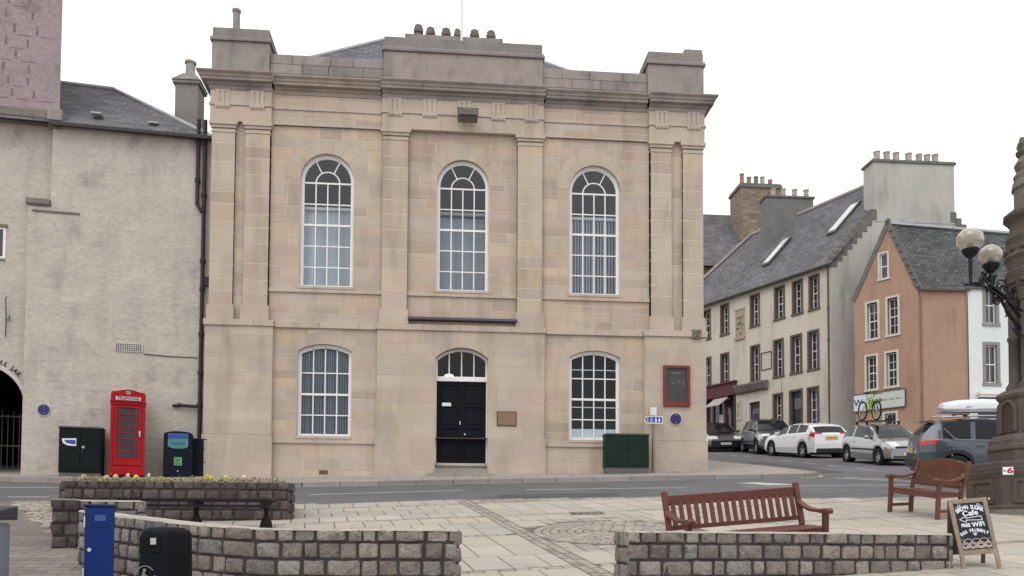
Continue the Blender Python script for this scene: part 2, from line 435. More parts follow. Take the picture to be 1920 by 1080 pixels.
# lines on the road
def line(name, a, b, wd, m_, off=.005):
    a, b = Vector(a), Vector(b); d = (b-a).normalized(); n_ = Vector((-d.y, d.x))*wd/2
    return sheet(name, [tuple(a-n_), tuple(b-n_), tuple(b+n_), tuple(a+n_)], off, m_)
line('road_line', (-3.0, 19.02), (.5, 19.45), .10, M_white)
line('road_line', (2.0, 19.34), (5.8, 19.22), .10, M_white)
line('road_line', (-10.6, 20.35), (-8.9, 20.5), .10, M_white)
line('road_line', (-9.1, 18.22), (-8.3, 18.3), .10, M_white)
line('road_line', (7.2, 19.22), (13.5, 18.85), .09, M_white)
sheet('road_line', [(7.4, 20.3), (8.0, 20.34), (8.7, 19.5), (7.9, 19.5)], .005, M_white)
line('give_way_line', (10.5, 21.3), (12.9, 18.6), .14, M_white)
line('give_way_line', (10.85, 21.45), (13.2, 18.8), .14, M_white)
line('channel_line', (-3.5, 21.12), (.3, 21.22), .12, M_kerb, .006)
line('channel_line', (.31, 21.22), (6.5, 21.5), .12, M_kerb, .006)
line('channel_line', (-12, 22.2), (-3.52, 21.12), .12, M_kerb, .006)
for a, b in (((10.62, 27.5), (10.68, 22.9)), ((10.68, 22.9), (10.4, 21.8)), ((10.4, 21.8), (9.7, 21.5))): line('yellow_line', a, b, .09, M_yellow, .006)
for i in range(8):
    y0 = 24.4+i*2.1; line('bay_line', (13.3+.04*i*1.2, y0), (13.33+.04*i*1.2, y0+1.1), .1, M_white)
M_patch = mat('asphalt_patch', (.092, .088, .092), .9, .14, .8, .15, 60, .004, 120)
sheet('road_patch', [(-6.5, 19.0), (-5.2, 19.05), (-5.15, 20.6), (-6.45, 20.55)], .004, M_patch)
sheet('road_patch', [(1.2, 17.5), (3.9, 17.5), (3.95, 18.3), (1.25, 18.25)], .004, M_patch)
sheet('road_patch', [(11.2, 23.5), (12.0, 23.5), (12.2, 30.5), (11.4, 30.5)], .004, M_patch)
sheet('road_patch', [(7.8, 17.2), (8.5, 17.1), (10.5, 18.3), (9.9, 18.6)], .004, mat('asphalt_patch_pale', (.135, .13, .132), .9, .14, .8, .15, 60, .004, 120))
mh = MB(); M_iron = mat('dark_iron', (.05, .045, .042), .6, .15, 4, .1, 40, .002, 50, metal=.3)
for (mx_, my_) in ((2.55, 14.35),):
    z = g(mx_, my_)+.034
    mh.add([(mx_-.3, my_-.18, g(mx_-.3, my_-.18)+.034), (mx_+.3, my_-.18, g(mx_+.3, my_-.18)+.034), (mx_+.3, my_+.18, g(mx_+.3, my_+.18)+.034), (mx_-.3, my_+.18, g(mx_-.3, my_+.18)+.034)], [(0, 1, 2, 3)])
    for k in range(5):
        x = mx_-.24+k*.12; mh.box(x-.01, x+.01, my_-.15, my_+.15, z-.02, z+.004)
tag(mh.build('manhole_cover', mat('cover_steel', (.17, .15, .13), .7, .2, 5, .1, 30)), 'small rectangular steel access cover set in the pale paving of the square', 'manhole cover')

# ================================================================== THE OLD STONE HALL
XC = .55
Y0 = 23.5
ST = [(1, 1, 1), (1.05, 1.0, .93), (.92, .90, .89), (.99, .92, .88), (1.09, 1.06, .98), (.88, .84, .80), (1.06, .99, .88), (.96, .97, .95), (1.0, .95, .93)]
STS = [(.995, .99, .985), (1.04, 1.03, 1.0), (.955, .95, .945), (1.0, .97, .94), (1.03, 1.01, .97)]
M_stone = mat('ashlar_sandstone', (.47, .397, .328), .9, .10, .9, .09, 26, .005, 45, attr=True, streak=.55, stain=((.36, .30, .25), 1.3, (1, 1, .35), .58))
M_mort = mat('lime_mortar', (.60, .52, .43), .95, .06, 2)
M_greyst = mat('weathered_parapet_stone', (.275, .25, .235), .9, .13, 1.6, .12, 22, .006, 40, attr=True, streak=.7, stain=((.15, .145, .14), 1.8, (1, 1, .5), .54))
M_corn = mat('cornice_stone', (.31, .265, .235), .9, .10, 1.5, .1, 22, .005, 40, attr=True, streak=.8, stain=((.17, .155, .15), 2.0, (.5, 1, 1), .52))
M_slate = mat('slate', (.135, .13, .142), .8, .22, .8, .18, 14, .012, 40, tex=('b', .34, .2, .012, (.55, .55, .55), .24), stain=((.19, .19, .195), 3, (1, 1, 1), .6))
M_lead = mat('lead_flashing', (.42, .43, .45), .6, .1, 2)
M_wframe = mat('white_window_paint', (.78, .77, .76), .5, .04, 3, .04, 20, spec=.4)
M_glass = glass_mat('old_window_glass')
M_glass2 = glass_mat('ground_floor_glass', extra=-.012)
M_blind = mat('fabric_blind', (.60, .62, .65), .9, .08, 3)
M_dark = mat('dark_interior', (.028, .028, .036), .9, .2, 1)
M_pot = mat('clay_chimney_pot', (.17, .14, .125), .85, .2, 6, .15, 20)
M_potbuff = mat('buff_chimney_pot', (.36, .33, .29), .85, .2, 6, .15, 20)
M_potred = mat('red_chimney_pot', (.34, .16, .11), .85, .2, 6, .15, 20)

hall = thing('town_hall', 'two storey pale sandstone hall with arched white windows, black double door and heavy cornice', 'building', loc(XC, Y0, 3.2))
WS = Matrix()                                      # world-space frame

def arch_pts(cx, w_, zs, rise, n=14, off=0.):
    Rr = (w_*w_/4+rise*rise)/(2*rise); cz = zs+rise-Rr; a = math.asin(min(1, w_/2/Rr))
    if rise >= w_/2-1e-6: a = PI/2
    return [(cx+(Rr+off)*math.sin(lerp(-a, a, i/n)), cz+(Rr+off)*math.cos(lerp(-a, a, i/n))) for i in range(n+1)], (cx, cz, Rr, a)

wallm = MB()      # 0 mortar, 1 stone
def backing(x0, x1, z0, z1, y, op=None, depth=.26):
    wallm.cur = 0
    def q(a, b, c, d): wallm.add([(p[0], y, p[1]) for p in (a, b, c, d)], [(0, 1, 2, 3)])
    if not op: q((x0, z0), (x1, z0), (x1, z1), (x0, z1)); return
    cx, w_, zb, zs, rise = op
    xl, xr = cx-w_/2, cx+w_/2
    q((x0, z0), (xl, z0), (xl, z1), (x0, z1)); q((xr, z0), (x1, z0), (x1, z1), (xr, z1))
    if zb > z0: q((xl, z0), (xr, z0), (xr, zb), (xl, zb))
    P, _ = arch_pts(cx, w_, zs, rise)
    for a, b in zip(P[:-1], P[1:]): q(a, b, (b[0], z1), (a[0], z1))
    # reveals
    wallm.cur = 1
    loop = [(xl, zb)]+P+[(xr, zb)]
    for a, b in zip(loop, loop[1:]+loop[:1]):
        wallm.add([(a[0], y-.004, a[1]), (b[0], y-.004, b[1]), (b[0], y+depth, b[1]), (a[0], y+depth, a[1])], [(0, 1, 2, 3)], (.97, .95, .93))
def stones(x0, x1, z0, z1, y, op=None, rows=(.24, .40), lens=(.32, .95), cols=ST, gap=.024, full=False, v0=.3, plain=False):
    wallm.cur = 1
    def slab_(a, b, c, d, t=None):
        t = t or random.choice(cols); k = random.uniform(.965, 1.03) ; t = tuple(q*k for q in t)
        o = gap/2; yy = y-.007
        pts = [(a+o, c+o), (b-o, c+o), (b-o, d-o), (a+o, d-o)]
        wallm.add([(p[0], yy, p[1]) for p in pts]+[(p[0], y, p[1]) for p in pts], [(0, 1, 2, 3), (0, 4, 5, 1), (1, 5, 6, 2), (2, 6, 7, 3), (3, 7, 4, 0)], t)
    zs_ = [z0]
    while zs_[-1] < z1-1e-6:
        h = random.uniform(*rows); nz = zs_[-1]+h
        if z1-nz < rows[0]*.7: nz = z1
        zs_.append(nz)
    for c, d in zip(zs_[:-1], zs_[1:]):
        segs = [(x0, x1)]
        if op:
            cx, w_, zb, zs, rise = op
            P, (ax, az, Rr, a) = arch_pts(cx, w_, zs, rise)
            if d > zb+.01 and c < zs+rise:
                if c < zs: hw = w_/2
                else: hw = math.sqrt(max(0, Rr*Rr-(c-az)**2))
                hw += .004
                segs = [(x0, cx-hw), (cx+hw, x1)]
                if c < zb-.01: segs = segs
        for s0, s1 in segs:
            if full: slab_(s0, s1, c, d); continue
            x = s0
            while x < s1-1e-6:
                L_ = random.uniform(*lens); nx = x+L_
                if s1-nx < lens[0]*.8: nx = s1
                slab_(x, nx, c, d); x = nx
    if op and not plain:      # voussoirs
        cx, w_, zb, zs, rise = op
        P, (ax, az, Rr, a) = arch_pts(cx, w_, zs, rise)
        n_ = max(5, int(2*a*(Rr+.15)/.3)) | 1
        for i in range(n_):
            a0 = lerp(-a, a, i/n_)+.006; a1 = lerp(-a, a, (i+1)/n_)-.006; m_ = 4; out = v0+random.uniform(-.02, .03)
            t = random.choice(STS); inn = [(ax+(Rr+.0)*math.sin(lerp(a0, a1, k/m_)), az+(Rr)*math.cos(lerp(a0, a1, k/m_))) for k in range(m_+1)]
            ou = [(ax+(Rr+out)*math.sin(lerp(a0, a1, k/m_)), az+(Rr+out)*math.cos(lerp(a0, a1, k/m_))) for k in range(m_+1)]
            pts = inn+ou[::-1]
            wallm.add([(p[0], y-.011, p[1]) for p in pts]+[(p[0], y, p[1]) for p in pts], [tuple(range(len(pts)))]+[(k, k+len(pts), (k+1) % len(pts)+len(pts), (k+1) % len(pts)) for k in range(len(pts))], t)
    if op and op[2] > z0+.3 and False: pass

ZB, ZS = 2.6, 7.38        # below ground, string course
OPW = [(-3.31, 1.5), (.555, 1.49), (4.41, 1.5)]
# lower storey ---------------------------------------------------
yl = Y0
for (cx, w_), (a, b) in zip((OPW[0], OPW[2]), ((-4.73, -1.84), (2.93, 5.85))):
    op = (cx, 1.5, 4.33, 6.75, .2)
    backing(a, b, ZB, ZS, yl+.03, op)
    stones(a, b, 4.17, ZS, yl+.03, op, v0=.36)
    stones(a, b, ZB, 4.15, yl+.03, None, (.3, .42), (.7, 1.5), STS)
    wallm.cur = 1; wallm.box(a, b, yl-.03, yl+.03, 4.13, 4.30, (1.02, 1, .98)); wallm.box(cx-.78, cx+.78, yl-.05, yl+.2, 4.26, 4.33, (1.03, 1.01, .98))
for a, b in ((-6.58, -4.73), (5.85, 7.68)):
    backing(a, b, ZB, ZS, yl-.10)
    stones(a, b, 4.34, ZS, yl-.10, None, (.3, .42), (.35, 1.3), STS, gap=.015)
    backing(a-.03, b+.03, ZB, 4.34, yl-.13); stones(a-.03, b+.03, ZB, 4.34, yl-.13, None, (.36, .5), (.6, 1.4), STS, gap=.018)
    wallm.box(a-.03, b+.03, yl-.13, yl+.1, 4.335, 4.34)
    wallm.cur = 1; wallm.box(a, b, yl-.10, yl+.1, ZB, ZS-.01, skip=('f',))
door_op = (.555, 1.49, 3.30, 6.62, .30)
backing(-1.84, 2.93, 4.34, ZS, yl-.08, (.555, 1.49, 4.34, 6.62, .30), .35)
stones(-1.84, 2.93, 4.34, ZS, yl-.08, (.555, 1.49, 4.0, 6.62, .30), (.28, .40), (.35, 1.1), STS, gap=.015, v0=.4)
backing(-1.87, -.19, ZB, 4.34, yl-.11); backing(1.30, 2.96, ZB, 4.34, yl-.11)
stones(-1.87, -.19, ZB, 4.34, yl-.11, None, (.4, .55), (.6, 1.2), STS, gap=.018); stones(1.30, 2.96, ZB, 4.34, yl-.11, None, (.4, .55), (.6, 1.2), STS, gap=.018)
wallm.cur = 1
for a, b in ((-1.87, -.19), (1.30, 2.96)): wallm.box(a, b, yl-.11, yl+.27, ZB, 4.34, skip=('f',))
wallm.box(-1.84, -1.80, yl-.08, yl+.1, 4.3, ZS-.01, skip=('f',)); wallm.box(2.89, 2.93, yl-.08, yl+.1, 4.3, ZS-.01, skip=('f',))
# upper storey bays ----------------------------------------------
for i, (cx, w_) in enumerate(OPW):
    a, b = ((-4.88, -1.74), (-1.02, 2.13), (2.85, 6.02))[i]
    op = (cx, 1.5, 8.58, 11.68, .745)
    y = Y0+.03 if i != 1 else Y0+.05
    backing(a, b, ZS, 13.17, y, op); stones(a, b, 8.44, 13.17, y, op, v0=.42); stones(a, b, 7.52, 8.40, y, None, (.20, .3), (.4, 1.0))
    wallm.cur = 1; wallm.box(a, b, y-.06, y, 8.40, 8.50, (1.03, 1.0, .97)); wallm.box(cx-.79, cx+.79, y-.07, y+.2, 8.51, 8.58, (1.03, 1.01, .98))
    if i != 1:
        backing(a, b, 13.17, 14.2, Y0-.0); stones(a, b, 13.21, 13.62, Y0, None, (.2, .22), (.5, 1.3)); stones(a, b, 13.69, 14.2, Y0, None, (.24, .28), (.5, 1.4))
        wallm.cur = 1; wallm.box(a, b, Y0-.05, Y0, 13.17, 13.21)
# tower and centre entablature
for a, b in ((-6.55, -4.86), (-1.76, 2.87), (6.0, 7.66)):
    y = Y0-.12
    backing(a, b, 13.17, 14.2, y)
    stones(a, b, 13.17, 13.62, y, None, (.44, .46), (.7, 1.2), STS, gap=.018); stones(a, b, 13.69, 14.2, y, None, (.5, .55), (.7, 1.3), STS, gap=.018)
    wallm.cur = 1; wallm.box(a, b, y, Y0+.1, 13.17, 14.2, skip=('f',))
# towers above the string course: recessed strips between the pilasters
for a, b in ((-6.5, -4.9), (6.05, 7.62)):
    backing(a, b, ZS, 13.3, Y0+.02); stones(a, b, 7.6, 13.2, Y0+.02, None, (.28, .36), (.2, .26), ST, full=True)
# flank and rear walls
wallm.cur = 1
wallm.box(-6.50, -6.40, Y0+.02, 37, ZB, 14.2, skip=('f',)); wallm.box(7.52, 7.62, Y0+.02, 37, ZB, 14.2, skip=('f',)); wallm.box(-6.4, 7.52, 36.9, 37, ZB, 14.2)
wallm.build('wall', [M_mort, M_stone], hall, WS)
mb = MB(); mb.box(-6.4, 7.52, 25.2, 25.25, ZB, 14.2); mb.box(-6.4, 7.52, Y0+.35, 25.2, 7.3, 7.4); mb.box(-6.4, 7.52, Y0+.35, 36.9, 14.1, 14.15)
for xx in (-1.9, 3.0): mb.box(xx-.05, xx+.05, Y0+.3, 25.2, ZB, 14.1)
mb.build('inner_wall', M_dark, hall, WS)

# string course, plinth ledges ------------------------------------
mb = MB()
for a, b, dy in ((-6.62, -4.70, .16), (-4.70, -1.87, .06), (-1.87, 2.96, .14), (2.96, 5.82, .06), (5.82, 7.72, .16)):
    x = a
    while x < b-.01:
        nx = min(b, x+random.uniform(.9, 1.5)); nx = b if b-nx < .4 else nx; t = random.choice(STS)
        mb.box(x+.003, nx-.003, Y0-dy, Y0+.05, ZS, ZS+.17, t); x = nx
mb.build('string_course', M_stone, hall, WS, bevel=.008)
# pilasters --------------------------------------------------------
def pilaster(x0, x1, outer=0):
    mb = MB(); y = Y0-.08
    mb.cur = 0
    z = 7.97
    mb.box(x0, x1, y+.004, Y0+.1, 7.97, 12.97)
    while z < 12.96:
        h = random.uniform(.3, .62); nz = min(12.97, z+h); nz = 12.97 if 12.97-nz < .25 else nz
        t = random.choice(ST if random.random() < .35 else STS); mb.cur = 1
        mb.box(x0, x1, y, Y0+.1, z+.009, nz-.009, t); z = nz
    mb.cur = 1
    mb.box(x0-.05, x1+.05, y-.05, Y0+.09, 7.552, 7.93, random.choice(STS)); mb.box(x0-.03, x1+.03, y-.03, Y0+.09, 7.93, 7.97)
    mb.box(x0-.02, x1+.02, y-.02, Y0+.09, 12.86, 12.90); mb.box(x0-.03, x1+.03, y-.03, Y0+.09, 12.99, 13.07)
    mb.box(x0-.07, x1+.07, y-.07, Y0+.09, 13.07, 13.17, random.choice(STS))
    mb.build('pilaster', [M_mort, M_stone], hall, WS, bevel=.006)
for a, b in ((-6.50, -5.86), (-5.58, -4.90), (-1.74, -1.02), (2.13, 2.85), (6.05, 6.67), (7.01, 7.62)): pilaster(a, b)
# taenia and triglyphs ---------------------------------------------
mb = MB()
for a, b, y in ((-6.58, -4.83, Y0-.16), (-4.83, -1.79, Y0-.04), (-1.79, 2.90, Y0-.16), (2.90, 5.97, Y0-.04), (5.97, 7.70, Y0-.16)): mb.box(a, b, y, Y0+.1, 13.62, 13.69)
mb.build('taenia', M_stone, hall, WS, bevel=.006)
for xc in (-6.21, -5.26, -1.41, -.42, .57, 1.55, 2.5, 6.37, 7.33):
    mb = MB(); y = Y0-.12
    for k in (-1, 0, 1): mb.box(xc+k*.14-.05, xc+k*.14+.05, y-.028, y, 13.69, 14.02)
    mb.box(xc-.21, xc+.21, y-.03, y, 14.02, 14.06)
    mb.box(xc-.21, xc+.21, y-.045, y, 13.59, 13.62)
    for k in range(6): mb.box(xc-.19+k*.068, xc-.15+k*.068, y-.045, y, 13.54, 13.59, (1.1, 1.08, 1.05))
    mb.build('triglyph', M_stone, hall, WS)
# cornice: moulded profile swept along the front with returns --------
def cornice(x0, x1, yb, ret0, ret1):
    prof = [(0, 14.06), (.03, 14.06), (.04, 14.16), (.08, 14.18), (.10, 14.23), (.22, 14.245), (.225, 14.32), (.25, 14.33), (.265, 14.39), (.315, 14.43), (.33, 14.455), (.32, 14.48), (0, 14.52)]
    x = x0; first = True
    while x < x1-.01:
        nx = min(x1, x+random.uniform(1.0, 1.6)); nx = x1 if x1-nx < .5 else nx
        e0 = ret0 if abs(x-x0) < 1e-6 else 0; e1 = ret1 if abs(nx-x1) < 1e-6 else 0
        L0 = [(x+.003-e0*p, yb-p, z) for p, z in prof]; L1 = [(nx-.003+e1*p, yb-p, z) for p, z in prof]; n_ = len(prof)
        t = random.choice([(1, 1, 1), (1.06, 1.03, .98), (.92, .91, .9), (1.0, .95, .9)])
        fs = [(i, i+1, n_+i+1, n_+i) for i in range(n_-1)]+[tuple(range(n_))[::-1], tuple(range(n_, 2*n_)), (0, n_, 2*n_-1, n_-1)]
        cm.add(L0+L1, fs, t); x = nx
cm = MB()
cornice(-6.55, -4.86, Y0-.12, 1, .15); cornice(-4.80, -1.80, Y0-.0, 0, 0); cornice(-1.76, 2.87, Y0-.12, .15, .15); cornice(2.93, 5.94, Y0-.0, 0, 0); cornice(6.0, 7.66, Y0-.12, .15, 1)
def side_cornice(xs, sgn):
    prof = [(0, 14.06), (.03, 14.06), (.04, 14.16), (.08, 14.18), (.10, 14.23), (.22, 14.245), (.225, 14.32), (.25, 14.33), (.265, 14.39), (.315, 14.43), (.33, 14.455), (.32, 14.48), (0, 14.52)]
    n_ = len(prof); L0 = [(xs+sgn*p, Y0-.12-p, z) for p, z in prof]; L1 = [(xs+sgn*p, 37, z) for p, z in prof]
    cm.add(L0+L1, [(i, i+1, n_+i+1, n_+i) for i in range(n_-1)]+[tuple(range(n_, 2*n_))])
side_cornice(-6.55, -1); side_cornice(7.66, 1)
cm.build('cornice', M_corn, hall, WS)
# parapet ------------------------------------------------------------
GR = [(1, 1, 1), (.86, .87, .86), (1.1, 1.03, .98), (.95, .9, .9), (1.12, 1.1, 1.05)]
for a, b in ((-4.96, -1.76), (2.86, 5.98)):
    mb = MB()
    for z0, z1 in ((14.40, 14.70), (14.70, 14.98), (14.98, 15.26)):
        x = a
        while x < b-.01:
            nx = x+random.uniform(.55, 1.1); nx = b if b-nx < .4 else nx
            mb.box(x+.006, nx-.006, Y0+.04, Y0+.38, z0+.005, z1-.005, random.choice(GR)); x = nx
    mb.build('parapet', M_greyst, hall, WS, bevel=.006)
mb = MB()
mb.box(-1.76, 2.86, Y0-.04, Y0+.7, 14.45, 15.48, (1.15, 1.06, 1.02)); mb.box(-1.81, 2.91, Y0-.10, Y0+.74, 15.48, 15.55, (.8, .8, .8)); mb.box(-1.78, 2.88, Y0-.07, Y0+.7, 15.55, 15.62); mb.box(-1.74, 2.84, Y0-.02, Y0+.68, 15.62, 15.92, (.82, .84, .84))
mb.build('attic_block', M_greyst, hall, WS, bevel=.01)
def corner_block(x0, x1, top2=None):
    mb = MB(); mb.box(x0, x1, Y0-.06, Y0+1.1, 14.45, 15.5, (1.05, 1.03, 1.0))
    mb.box(x0-.05, x1+.05, Y0-.12, Y0+1.15, 15.50, 15.57, (.85, .85, .85)); mb.box(x0-.03, x1+.03, Y0-.09, Y0+1.12, 15.57, 15.63); mb.box(x0+.01, x1-.01, Y0-.04, Y0+1.08, 15.63, 15.90, (.85, .86, .86))
    if top2: mb.box(top2[0], top2[1], Y0+.0, Y0+1.0, 15.90, 16.05, (.9, .9, .9))
    o = mb.build('chimney', M_greyst, hall, WS, bevel=.01); return o
cl = corner_block(-6.55, -4.96); cr = corner_block(5.98, 7.66, (7.1, 7.64))
mb = MB(); mb.lathe([(.115, 0), (.105, .12), (.10, .78), (.12, .79), (.125, .86), (.10, .87), (.09, .87)], (-6.03, Y0+.5, 15.9), 14); mb.build('chimney_pot', M_greyst, cl, WS, smooth=True, auto=40)
for par, x, z0, z1 in ((cl, -6.38, 15.9, 16.35), (cr, 7.35, 16.05, 16.45)):
    mb = MB(); mb.tube([(x, Y0+.4, z0), (x, Y0+.4, z1)], .008, 5); mb.build('lightning_rod', M_lead, par, WS)
# pots behind the attic
mb = MB(); mb.box(-1.2, 1.75, Y0+1.0, Y0+1.6, 14.6, 16.66); cb = mb.build('chimney', M_greyst, hall, WS)
for i, x in enumerate((-.77, -.42, .03, .36, .86, 1.34)):
    mb = MB(); r = .13 if i != 3 else .10
    mb.lathe([(r*.85, 0), (r*.8, .1), (r*.8, .14), (r*1.1, .16), (r*1.15, .26), (r*.9, .30), (r*.95, .36), (r*.6, .40), (.01, .41)], (x*1.05, Y0+1.3, 16.66+(.06 if i == 0 else 0)), 14)
    mb.build('chimney_pot', M_pot, cb, WS, smooth=True, auto=40)
mb = MB(); mb.tube([(.50, Y0+.9, 15.0), (.50, Y0+.9, 24)], .036, 8); mb.build('flagpole', M_wframe, hall, WS)
# roof -----------------------------------------------------------------
mb = MB()
rv = [(-5.04, 23.85, 15.0), (5.05, 23.85, 14.95), (2.2, 27.2, 17.93), (-2.01, 27.0, 17.93), (-5.6, 36, 15), (5.8, 36, 15), (2.2, 33, 17.93), (-2.01, 33, 17.93)]
mb.add(rv, [(0, 1, 2, 3), (4, 0, 3, 7), (1, 5, 6, 2), (5, 4, 7, 6), (3, 2, 6, 7)])
rf = mb.build('roof', M_slate, hall, WS)
mb = MB(); up_ = Vector((0, 0, .03))
for a, b in ((0, 3), (1, 2), (3, 2)): mb.tube([Vector(rv[a])+up_, Vector(rv[b])+up_], .05, 6)
mb.build('hip_flashing', M_lead, rf, WS)

# windows ------------------------------------------------------------------
def blind(x0, x1, z0, z1, y, tilt, par, wd=.09, gaps=()):
    mb = MB(); x = x0; dx = math.cos(tilt)*wd/2; dy = math.sin(tilt)*wd/2
    while x < x1:
        if not any(a < x < b for a, b in gaps):
            j = random.uniform(-.015, .015); t = random.uniform(.8, 1.05)
            mb.add([(x-dx, y-dy+j, z0), (x+dx, y+dy+j, z0), (x+dx, y+dy+j, z1), (x-dx, y-dy+j, z1), (x-dx, y-dy+j+.004, z0), (x+dx, y+dy+j+.004, z0), (x+dx, y+dy+j+.004, z1), (x-dx, y-dy+j+.004, z1)], [(0, 1, 2, 3), (4, 7, 6, 5), (3, 2, 6, 7)], (t, t, t))
        x += wd*.93
    return mb.build('blind', M_blind_t, par, WS)
M_blind_t = mat('vertical_blind', (.58, .62, .67), .9, .06, 3, attr=True)
def sash_window(cx, w_, zb, zs, rise, y, bars_z, meet, style, extra=()):
    """white timber sash with curved head: frame mesh > glass, blind"""
    mb = MB(); ft = .075
    P, (ax, az, Rr, a) = arch_pts(cx, w_-.0, zs, rise, 20)
    # outer frame ring (box section following the opening)
    def ring(off0, off1, y0, y1):
        def path(o):
            hw = w_/2-o; r_ = Rr-o
            aa = a if rise >= w_/2-.01 else math.asin(hw/r_)
            pts = [(cx-hw, zb+o*.9)]+[(ax+r_*math.sin(lerp(-aa, aa, i/20)), az+r_*math.cos(lerp(-aa, aa, i/20))) for i in range(21)]+[(cx+hw, zb+o*.9)]
            return pts
        A_, B_ = path(off0), path(off1); n_ = len(A_)
        vs = [(p[0], yy, p[1]) for yy in (y0, y1) for L_ in (A_, B_) for p in L_]
        fs = []
        for i in range(n_):
            j = (i+1) % n_
            fs += [(i, j, n_+j, n_+i), (2*n_+i, 3*n_+i, 3*n_+j, 2*n_+j), (n_+i, n_+j, 3*n_+j, 3*n_+i), (i, 2*n_+i, 2*n_+j, j)]
        mb.add(vs, fs)
    ring(.0, .05, y, y+.12); ring(.05, .095, y+.03, y+.09)
    mb.box(cx-w_/2, cx+w_/2, y-.03, y+.1, zb, zb+.06)
    def topz(x): return az+math.sqrt(max(0, (Rr-.07)**2-(x-ax)**2))
    gb = .016
    hw = w_/2-.09
    for z in bars_z: mb.box(cx-hw, cx+hw, y+.035, y+.065, z-gb, z+gb)
    mb.box(cx-hw-.01, cx+hw+.01, y+.022, y+.08, meet-.03, meet+.03)
    for z in extra: mb.box(cx-hw, cx+hw, y+.10, y+.12, z-.012, z+.012)
    cols = [-hw/2, 0, hw/2]
    imp = bars_z[0]
    for c in cols:
        x = cx+c; zt = imp if style == 'round' else topz(x)+.01
        mb.box(x-gb, x+gb, y+.03, y+.06, zb+.06, zt)
    if style == 'round':
        mb.box(cx-hw, cx+hw, y+.02, y+.07, imp-.022, imp+.022)
        r1 = hw/2+.005
        mb.tube([(cx+r1*math.cos(t), y+.045, imp+r1*math.sin(t)) for t in [PI*i/16 for i in range(17)]], .02, 6)
        for t in (R(60), R(120)):
            mb.bar((cx+r1*math.cos(t), y+.045, imp+r1*math.sin(t)), (ax+(Rr-.07)*math.cos(t), y+.045, az+(Rr-.07)*math.sin(t)), .032, .03)
        mb.bar((cx+hw/2, y+.045, imp), (cx+hw/2, y+.045, imp+.02), .03, .03)
    o = mb.build('window', M_wframe, hall, WS)
    gl = MB(); PP = [(cx-w_/2+.06, zb+.05)]+[(ax+(Rr-.06)*math.sin(lerp(-a*.97, a*.97, i/20)), az+(Rr-.06)*math.cos(lerp(-a*.97, a*.97, i/20))) for i in range(21)]+[(cx+w_/2-.06, zb+.05)]
    gl.add([(p[0], y+.05, p[1]) for p in PP], [tuple(range(len(PP)))])
    gl.build('glass', M_glass if style == 'round' else M_glass2, o, WS)
    return o
yu = Y0+.15
bz = [11.62-.608*i for i in range(5)]
for i, (cx, w_) in enumerate(OPW):
    o = sash_window(cx, 1.5, 8.58, 11.68, .745, yu+(.02 if i == 1 else 0), bz[:2]+[bz[2]+0]+bz[3:], bz[2], 'round')
    if i == 0: blind(cx-.68, cx+.68, 8.62, 10.95, yu+.26, R(24), o); 
    if i == 1: blind(cx-.68, cx+.68, 8.62, 10.9, yu+.42, R(14), o)
    if i == 2: blind(cx-.68, cx+.68, 8.62, 10.95, yu+.22, R(48), o)
    mb = MB(); mb.box(cx-.69, cx+.69, yu+.16, yu+.22, 10.9, 10.98); mb.build('blind_rail', M_blind, o, WS)
o = sash_window(-3.31, 1.5, 4.33, 6.75, .2, yu, [6.15, 4.95], 5.54, 'seg'); blind(-4.0, -2.62, 4.4, 6.85, yu+.2, R(50), o, wd=.075)
o = sash_window(4.41, 1.5, 4.33, 6.75, .2, yu, [6.15, 4.95], 5.54, 'seg', extra=(6.42, 5.32))
mb = MB(); mb.box(3.75, 5.07, yu+.07, yu+.08, 4.4, 4.68); mb.build('frosted_film', M_blind, o, WS)

# door ------------------------------------------------------------------------
M_black = mat('black_gloss_paint', (.007, .007, .012), .5, .15, 2, .1, 30, spec=.10)
M_brass = mat('brass', (.50, .38, .18), .35, .15, 4, .1, 30, metal=.85)
M_chrome = mat('steel', (.6, .6, .6), .3, .1, 4, metal=.9)
yd = Y0+.17; xd0, xd1 = -.19, 1.30
mb = MB()
fl_P, (ax, az, Rr, a) = arch_pts(.555, 1.49, 6.62, .30, 20)
def path2(o, zb_):
    hw = 1.49/2-o; r_ = Rr-o; aa = math.asin(hw/r_)
    return [(.555-hw, zb_)]+[(ax+r_*math.sin(lerp(-aa, aa, i/20)), az+r_*math.cos(lerp(-aa, aa, i/20))) for i in range(21)]+[(.555+hw, zb_)]
A_, B_ = path2(.0, 6.06), path2(.06, 6.13); n_ = len(A_)
mb.add([(p[0], yy, p[1]) for yy in (yd, yd+.1) for L_ in (A_, B_) for p in L_], [q for i in range(n_) for j in [(i+1) % n_] for q in ((i, j, n_+j, n_+i), (n_+i, n_+j, 3*n_+j, 3*n_+i), (i, 2*n_+i, 2*n_+j, j))])
mb.box(xd0, xd1, yd-.03, yd+.1, 5.99, 6.08)
for k in (-1, 0, 1):
    x = .555+k*.355; mb.box(x-.016, x+.016, yd+.03, yd+.06, 6.1, az+math.sqrt((Rr-.04)**2-(x-ax)**2))
fan = mb.build('fanlight', M_wframe, hall, WS)
gl = MB(); gl.add([(p[0], yd+.05, p[1]) for p in path2(.04, 6.08)], [tuple(range(n_))]); gl.build('glass', M_glass2, fan, WS)
for a, b in ((xd0, xd0+.035), (xd1-.035, xd1)):
    mb = MB(); mb.box(a, b, yd-.005, yd+.1, 3.47, 5.99); mb.build('door_frame', M_wframe, hall, WS)
